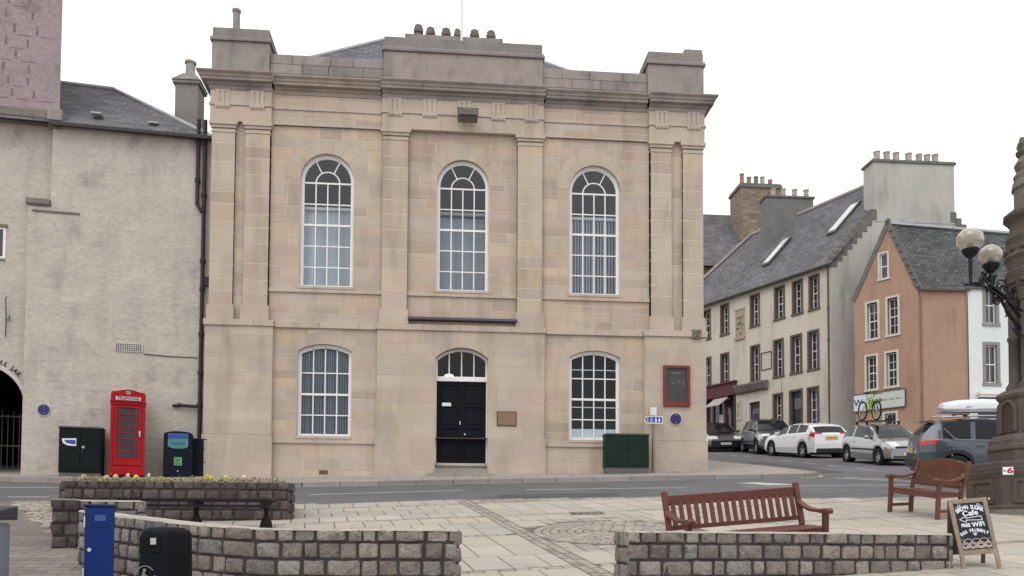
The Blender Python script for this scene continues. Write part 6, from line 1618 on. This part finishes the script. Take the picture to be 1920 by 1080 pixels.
def make_car(name, label, M, L_, Wd, top, belt, wb, xr, wr, paint, roofw=.74, sill=.19, glass=(0, 0), ws=(0, 0), rw=(0, 0), pillars=(), lights=(), rear_sign=1, spokes=5, black_low=0.0, taper=(.14, .16), group=None, plate=None):
    """x forward, rear at x=0. top/belt: silhouettes. xr rear axle x, wb wheelbase"""
    t = thing(name, label, 'car', M, group)
    hw = Wd/2; ns = int(L_/.055); xs = [L_*i/ns for i in range(ns+1)]
    axles = (xr, xr+wb); ra = wr+.055
    rows = []
    for x in xs:
        zl = sill+(.06 if x < .35 or x > L_-.35 else 0)
        for a_ in axles:
            if abs(x-a_) < ra: zl = max(zl, wr+math.sqrt(ra*ra-(x-a_)**2)*.98)
        e0 = max(0, 1-x/.55); e1 = max(0, 1-(L_-x)/.65)
        w_ = hw*(1-taper[0]*e0**2-taper[1]*e1**2)
        tz = interp(top, x); bz = min(interp(belt, x), tz-.005); h = tz-bz
        rwid = hw*roofw*(1-.08*e0); tum = max(0, (w_*.96-rwid))*min(1, h/.42)
        P = [(w_*.84, zl-.0), (w_*.965, zl), (w_*1.0, lerp(zl, bz, .30)), (w_*.995, lerp(zl, bz, .62)), (w_*.975, lerp(zl, bz, .88)), (w_*.955, bz)]
        for k in (.08, .5, .84): P.append((w_*.955-tum*k-(.01 if h > .2 else 0), bz+h*k))
        P.append(((w_*.955-tum)*.90, tz-.035*min(1, h/.3))); P.append(((w_*.955-tum)*.55, tz-.008)); P.append((0, tz))
        rows.append(P)
    K = len(rows[0])
    def grid(side): return [[(xs[i], side*y, z) for (y, z) in rows[i]] for i in range(len(xs))]
    body, glassm, hl, tl = MB(), {}, {}, {}
    for side in (1, -1):
        Gd = grid(side)
        for i in range(len(xs)-1):
            xm = (xs[i]+xs[i+1])/2; hh = interp(top, xm)-min(interp(belt, xm), interp(top, xm))
            for k in range(K-1):
                q = [Gd[i][k], Gd[i+1][k], Gd[i+1][k+1], Gd[i][k+1]]
                zc = sum(p[2] for p in q)/4; yc = abs(sum(p[1] for p in q)/4)
                tgt = body
                if k in (6, 7) and glass[0] < xm < glass[1] and hh > .16+.10*(k-6) and not any(abs(xm-p) < .04 for p in pillars):
                    tgt = glassm.setdefault(('side_window', side), MB())
                elif k >= 8 and ws[0] < xm < ws[1] and (k >= 9): tgt = glassm.setdefault(('windscreen', 0), MB())
                elif k >= 9 and rw[0] < xm < rw[1]: tgt = glassm.setdefault(('rear_window', 0), MB())
                for (nm, x0, x1, z0, z1, y0) in lights:
                    if x0 < xm < x1 and z0 < zc < z1 and k < 10 and yc > y0: tgt = (hl if nm == 'headlight' else tl).setdefault(side, MB())
                tgt.add(q, [(0, 1, 2, 3)])
    # ends
    for i in (0, len(xs)-1):
        ring = [(xs[i], y, z) for y, z in rows[i][1:]]+[(xs[i], -y, z) for y, z in rows[i][1:][::-1]]
        body.add(ring, [tuple(range(len(ring)))])
    bo = body.build('body', paint, t, smooth=True, auto=38)
    for (nm, sd_), mb in glassm.items(): mb.build(nm, M_carglass, t, smooth=True, auto=40)
    for sd_, mb in hl.items(): mb.build('headlight', M_hl, t, smooth=True, auto=40)
    for sd_, mb in tl.items(): mb.build('tail_light', M_tl, t, smooth=True, auto=40)
    mb = MB(); mb.box(.12, L_-.12, -hw*.80, hw*.80, sill-.03, sill+.10); mb.box(.3, L_-.3, -hw*.66, hw*.66, sill, .62)
    mb.build('underbody', M_under, t)
    for ax_ in axles:
        for side in (1, -1):
            mb = MB(); mb.lathe([(ra-.01, 0), (ra-.01, side*.24)], (ax_, side*(hw-.25), wr), 20, axis='y', cap=False); mb.build('wheel_arch', M_under, t)
            mb = MB(); mb.lathe([(wr*.62, 0), (wr*.93, 0), (wr, .02), (wr, .17), (wr*.94, .19), (wr*.64, .195)], (ax_, (side*(hw-.205)) if side > 0 else -(hw-.205)-.195+.0, wr), 28, axis='y', cap=False) if side > 0 else mb.lathe([(wr*.64, 0), (wr*.94, .005), (wr, .025), (wr, .175), (wr*.93, .195), (wr*.62, .195)], (ax_, -(hw-.01), wr), 28, axis='y', cap=False)
            ty = mb.build('wheel', M_tyre, t, smooth=True, auto=40)
            mb = MB(); yo = side*(hw-.03); yi = side*(hw-.07)
            mb.lathe([(wr*.66, 0), (wr*.66, -side*.02), (wr*.58, -side*.035), (wr*.56, -side*.12)], (ax_, yo, wr), 24, axis='y', cap=False)
            for s_ in range(spokes):
                a_ = 2*PI*s_/spokes+.3; mb.bar((ax_, yi, wr), (ax_+wr*.60*math.cos(a_), yo-side*.02, wr+wr*.60*math.sin(a_)), .055, .02, up=(0, 1, 0))
            mb.lathe([(.055, -.015), (.05, .015)], (ax_, yi, wr), 12, axis='y'); mb.build('rim', M_rim, ty)
            mb = MB(); mb.lathe([(wr*.58, 0), (wr*.57, .005)], (ax_, side*(hw-.14), wr), 20, axis='y'); mb.build('brake_disc', M_under, ty)
    for side in (1, -1):
        xm = glass[1]-.22; zz = interp(belt, xm)+.06
        mb = MB(); mb.sphere((xm, side*(hw+.06), zz+.03), .095, 7, (.7, 1, .7)); mb.bar((xm, side*(hw-.06), zz), (xm, side*(hw+.02), zz), .04, .03); mb.build('door_mirror', paint, t, smooth=True)
        for px_ in pillars[:2]:
            zz = interp(belt, px_); mb = MB(); mb.box(px_+.08, px_+.24, side*hw*.985-.012 if side > 0 else -hw*.985-.02, side*hw*.985+.02 if side > 0 else -hw*.985+.012, zz-.15, zz-.12); mb.build('door_handle', paint, t)
    if plate:
        for nm, x_, z_, mm in plate:
            sgn = -1 if x_ < L_/2 else 1; mb = MB(); mb.box(min(x_, x_+sgn*.02), max(x_, x_+sgn*.02), -.26, .26, z_-.055, z_+.055); mb.build('number_plate', mm, t)
    return t, rows, xs
GC = 'cars parked along the side street'
def place(x, y, head, pitch=0, z=None):
    """origin = ground point under the rear of the car; head = compass of +x"""
    fx_, fy_ = math.cos(head), math.sin(head); z = g(x, y)+.0 if z is None else z
    zf = g(x+fx_*3.9, y+fy_*3.9)
    X = Vector((fx_*3.9, fy_*3.9, zf-g(x, y))).normalized()
    side = Vector((-fy_, fx_, 0)); sl = g(x+side.x, y+side.y)-g(x, y); side = Vector((side.x, side.y, sl)).normalized(); Z = X.cross(side).normalized(); side = Z.cross(X)
    m_ = Matrix((X, side, Z)).transposed().to_4x4(); m_.translation = Vector((x, y, z)); return m_
# silver hatchback facing the camera
P_sil = carpaint('silver_paint', (.36, .365, .375), .6)
topS = [(0, .62), (.04, .95), (.12, 1.08), (.32, 1.30), (.6, 1.39), (1.1, 1.425), (1.7, 1.42), (2.05, 1.36), (2.4, 1.20), (2.85, .95), (3.0, .93), (3.4, .85), (3.7, .72), (3.82, .60)]
beltS = [(0, .60), (.06, .90), (.3, .93), (1.5, .90), (2.6, .86), (2.85, .84), (3.3, .76), (3.7, .62), (3.82, .50)]
cs_, rows_s, xs_s = make_car('parked_car', 'silver three door hatchback facing us with a bicycle upright on its roof', place(15.95, 30.3, R(-93)), 3.82, 1.65, topS, beltS, 2.49, .62, .30, P_sil,
    glass=(.33, 2.62), ws=(2.0, 2.86), rw=(.06, .36), pillars=(1.05,), lights=(('headlight', 3.30, 3.74, .58, .80, .38), ('tail_light', 0, .14, .72, 1.02, .5)), group=GC, spokes=6, plate=(('f', 3.83, .40, M_plate_w),))
for a, b in ((-.835, -.80), (.80, .835)): mb = MB(); mb.box(.9, 3.0, a, b, .50, .56); mb.build('rubbing_strip', M_plastic, cs_)
mb = MB(); mb.box(3.70, 3.835, -.52, .52, .60, .655); mb.box(3.72, 3.84, -.60, .60, .27, .33); mb.build('grille', M_plastic, cs_)
mb = MB()
for x in (.95, 1.75): mb.bar((x, -.62, 1.49), (x, .62, 1.49), .05, .03)
for x in (.95, 1.75):
    for y in (-.58, .58): mb.box(x-.04, x+.04, y-.03, y+.03, 1.38, 1.49)
mb.bar((.45, -.28, 1.53), (2.05, -.28, 1.53), .09, .035); mb.bar((.6, .36, 1.53), (1.9, .36, 1.53), .07, .035)
mb.box(1.3, 1.75, .30, .42, 1.53, 1.62)
mb.build('roof_rack', M_plastic, cs_)
# bicycle
bt = thing('bicycle', 'lime green mountain bike with black wheels standing upright on the silver hatchback roof', 'bicycle', W[cs_.name] @ Matrix.Translation((1.28, -.28, 1.55)))
def bwheel(x):
    mb = MB(); mb.tube([(x+.335*math.cos(2*PI*k/28), 0, .345+.335*math.sin(2*PI*k/28)) for k in range(28)], .030, 7, close=True); wv = mb.build('wheel', M_tyre, bt, smooth=True)
    mb = MB(); mb.tube([(x+.30*math.cos(2*PI*k/28), 0, .345+.30*math.sin(2*PI*k/28)) for k in range(28)], .010, 5, close=True)
    for k in range(14):
        a_ = 2*PI*k/14; mb.bar((x, .02*(-1)**k, .345), (x+.30*math.cos(a_), 0, .345+.30*math.sin(a_)), .004, .004)
    mb.tube([(x, -.05, .345), (x, .05, .345)], .02, 8); mb.build('rim', M_rim, wv)
bwheel(-.55); bwheel(.55)
M_lime = mat('lime_frame', (.42, .62, .05), .35, .08, 5, spec=.5)
mb = MB()
BBx, Hd0, Hd1, St = (-.10, 0, .33), (.38, 0, .72), (.34, 0, .84), (-.22, 0, .78)
mb.tube([BBx, Hd0], .030, 8); mb.tube([St, Hd1], .026, 8); mb.tube([BBx, St], .022, 8); mb.tube([Hd0, Hd1], .032, 8); mb.tube([(-.02, 0, .45), (.12, 0, .73)], .03, 6)
for y in (-.04, .04): mb.tube([BBx, (-.55, y, .345)], .014, 6); mb.tube([(-.19, 0, .70), (-.55, y, .345)], .013, 6)
mb.build('frame', M_lime, bt, smooth=True, auto=50)
mb = MB()
for y in (-.05, .05): mb.tube([(.42, y, .62), (.55, y, .345)], .02, 6)
mb.tube([(.42, -.05, .66), (.42, .05, .66)], .02, 6); mb.build('fork', M_blk, bt)
mb = MB(); mb.tube([St, (-.27, 0, .98)], .014, 6); mb.prism([(-.40, .98), (-.15, .99), (-.13, 1.01), (-.40, 1.03)][::-1], -.055, .055); mb.build('saddle', M_blk, bt, bevel=.01)
mb = MB(); mb.tube([Hd1, (.33, 0, .95)], .016, 6); mb.tube([(.26, -.34, .97), (.33, -.1, .95), (.33, .1, .95), (.26, .34, .97)], .013, 6); mb.build('handlebar', M_blk, bt)
mb = MB(); mb.lathe([(.085, -.01), (.085, .01)], (-.10, -.05, .33), 18, axis='y'); mb.tube([(-.10, -.06, .33), (-.02, -.08, .19)], .012, 5); mb.tube([(-.10, .06, .33), (-.18, .08, .47)], .012, 5); mb.box(-.07, .03, -.13, -.07, .175, .195); mb.box(-.23, -.13, .07, .13, .46, .48); mb.build('crank', M_blk, bt)
# white hatchback, rear towards us
P_wht = carpaint('white_car_paint', (.74, .75, .76), 0)
topW = [(0, .62), (.03, .98), (.10, 1.06), (.38, 1.30), (.62, 1.42), (1.2, 1.475), (1.9, 1.47), (2.4, 1.40), (2.75, 1.25), (3.2, 1.02), (3.35, .98), (3.8, .88), (4.2, .74), (4.36, .58)]
beltW = [(0, .60), (.05, .95), (.5, 1.06), (1.0, 1.03), (2.4, .95), (3.0, .90), (3.35, .87), (3.9, .76), (4.2, .64), (4.36, .5)]
cw_, _, _ = make_car('parked_car', 'white five door hatchback seen from behind with yellow number plate', place(16.15, 33.0, R(96)), 4.36, 1.80, topW, beltW, 2.65, .80, .33, P_wht,
    glass=(.62, 3.05), ws=(2.45, 3.3), rw=(.10, .42), pillars=(1.35, 2.15), lights=(('tail_light', 0, .34, .82, 1.08, .52), ('headlight', 3.85, 4.25, .62, .82, .4)), group=GC, spokes=5, plate=(('r', -.0, .86, M_plate_y), ('f', 4.37, .4, M_plate_w)))
mb = MB(); mb.box(-.03, .25, -.70, .70, .22, .42); mb.build('rear_bumper', M_plastic, cw_, bevel=.03)
# small black car facing us
P_blk = carpaint('black_car_paint', (.012, .012, .018), .2)
topF = [(0, .62), (.05, .98), (.18, 1.12), (.42, 1.36), (.8, 1.46), (1.5, 1.48), (1.95, 1.42), (2.3, 1.25), (2.7, 1.00), (2.85, .97), (3.2, .90), (3.45, .76), (3.55, .58)]
beltF = [(0, .60), (.08, .92), (.4, .96), (2.4, .92), (2.8, .88), (3.2, .80), (3.45, .66), (3.55, .5)]
cf_, _, _ = make_car('parked_car', 'small rounded black car with pale round headlight between the white and leftmost cars', place(16.35, 41.6, R(-97)) @ Matrix.Scale(1.16, 4), 3.55, 1.63, topF, beltF, 2.30, .55, .30, P_blk,
    glass=(.40, 2.52), ws=(1.95, 2.72), rw=(.08, .4), pillars=(1.1,), lights=(('headlight', 3.12, 3.46, .60, .84, .42),), group=GC, spokes=6, taper=(.16, .2), plate=(('f', 3.56, .40, M_plate_w),))
mb = MB(); mb.box(3.50, 3.58, -.62, .62, .44, .50); mb.build('chrome_trim', M_chrome, cf_, bevel=.01)
topK = [(0, .62), (.05, 1.0), (.15, 1.08), (.55, 1.36), (1.0, 1.44), (1.8, 1.45), (2.3, 1.36), (2.8, 1.14), (3.1, 1.0), (3.3, .96), (3.9, .86), (4.2, .72), (4.3, .58)]
ck_, _, _ = make_car('parked_car', 'black car facing us, partly hidden by the corner of the stone hall', place(15.35, 46.4, R(-97)) @ Matrix.Scale(1.06, 4), 4.3, 1.76, topK, [(0, .6), (.1, .93), (2.9, .92), (3.3, .86), (4.0, .74), (4.3, .5)], 2.6, .75, .32, P_blk,
    glass=(.55, 2.95), ws=(2.3, 3.15), rw=(.1, .55), pillars=(1.2, 2.0), lights=(('headlight', 3.8, 4.22, .60, .80, .40),), group=GC, plate=(('f', 4.32, .42, M_plate_w),))
# grey SUV across the junction
P_suv = carpaint('blue_grey_paint', (.06, .072, .092), .5)
topU = [(0, .75), (.02, 1.08), (.08, 1.20), (.35, 1.56), (.55, 1.63), (1.4, 1.68), (2.4, 1.67), (2.9, 1.60), (3.35, 1.38), (3.75, 1.12), (3.95, 1.08), (4.3, .98), (4.5, .84), (4.57, .66)]
beltU = [(0, .74), (.04, 1.06), (.35, 1.12), (1.0, 1.10), (3.0, 1.03), (3.7, .99), (4.2, .88), (4.5, .72), (4.57, .6)]
cu_, _, _ = make_car('sport_utility_car', 'blue grey sport utility car with red tail light and white roof box beside the fountain', place(12.12, 20.45, R(-21)) @ Matrix.Scale(.94, 4), 4.57, 1.84, topU, beltU, 2.66, .95, .36, P_suv,
    glass=(.62, 3.55), ws=(2.95, 3.72), rw=(.10, .38), pillars=(1.32, 2.30), lights=(('tail_light', 0.03, .50, .97, 1.13, .72),), sill=.26, plate=(('r', -.0, .80, M_plate_y),))
mb = MB(); mb.box(-.03, .16, -.80, .80, .34, .62); mb.build('rear_bumper', M_plastic, cu_, bevel=.04)
for s in (-1, 1):
    mb = MB(); mb.tube([(.55, s*.63, 1.66), (.65, s*.63, 1.72), (1.6, s*.63, 1.745), (2.7, s*.63, 1.73), (2.85, s*.63, 1.66)], .022, 8); mb.build('roof_rail', M_rim, cu_, smooth=True)
    mb = MB(); mb.tube([(.62, s*.895, 1.42), (.86, s*.905, 1.17), (1.0, s*.905, 1.13), (2.2, s*.90, 1.10), (3.4, s*.89, 1.06)], .012, 5); mb.build('chrome_trim', M_chrome, cu_)
mb = MB()
for x in (1.15, 2.35): mb.bar((x, -.68, 1.775), (x, .68, 1.775), .07, .03)
for x in (1.15, 2.35):
    for y in (-.63, .63): mb.box(x-.05, x+.05, y-.04, y+.04, 1.72, 1.79)
mb.build('roof_bar', M_plastic, cu_)
mb = MB(); mb.prism([(.02, 1.57), (.42, 1.60), (.44, 1.64), (.10, 1.62)][::-1], -.58, .58); mb.build('spoiler', P_suv, cu_, bevel=.01)
rb = thing('roof_box', 'long white roof box strapped on top of the blue grey sport utility car', 'roof box', W[cu_.name] @ Matrix.Translation((.62, -.22, 1.80)))
mb = MB(); secs = []
for x, h, w_ in ((0, .20, .34), (.06, .30, .38), (.4, .36, .40), (1.0, .39, .41), (1.6, .36, .40), (1.95, .26, .34), (2.1, .17, .22)):
    secs.append((x, h, w_))
rings = []
for x, h, w_ in secs:
    pr = [(-w_, .13), (-w_*.98, .13+(h-.13)*.55), (-w_*.8, h-.02), (0, h), (w_*.8, h-.02), (w_*.98, .13+(h-.13)*.55), (w_, .13)]
    rings.append([(x, y, z) for y, z in pr])
loft(mb, rings); mb.build('lid', mat('white_gloss_plastic', (.70, .73, .75), .3, .03, 3, spec=.5), rb, smooth=True, auto=50)
mb = MB(); rings = []
for x, h, w_ in secs:
    pr = [(-w_*.8, .01), (-w_*.99, .05), (-w_*1.0, .12), (w_*1.0, .12), (w_*.99, .05), (w_*.8, .01)]; rings.append([(x, y, z+(.03 if x < .05 or x > 2 else 0)) for y, z in pr])
loft(mb, rings); mb.build('base', mat('grey_gloss_plastic', (.35, .37, .40), .35, .05, 3), rb, smooth=True, auto=50)
mb = MB(); mb.box(.55, .85, -.402, -.395, .16, .19); mb.build('badge', MATS['emblem_grey'], rb)
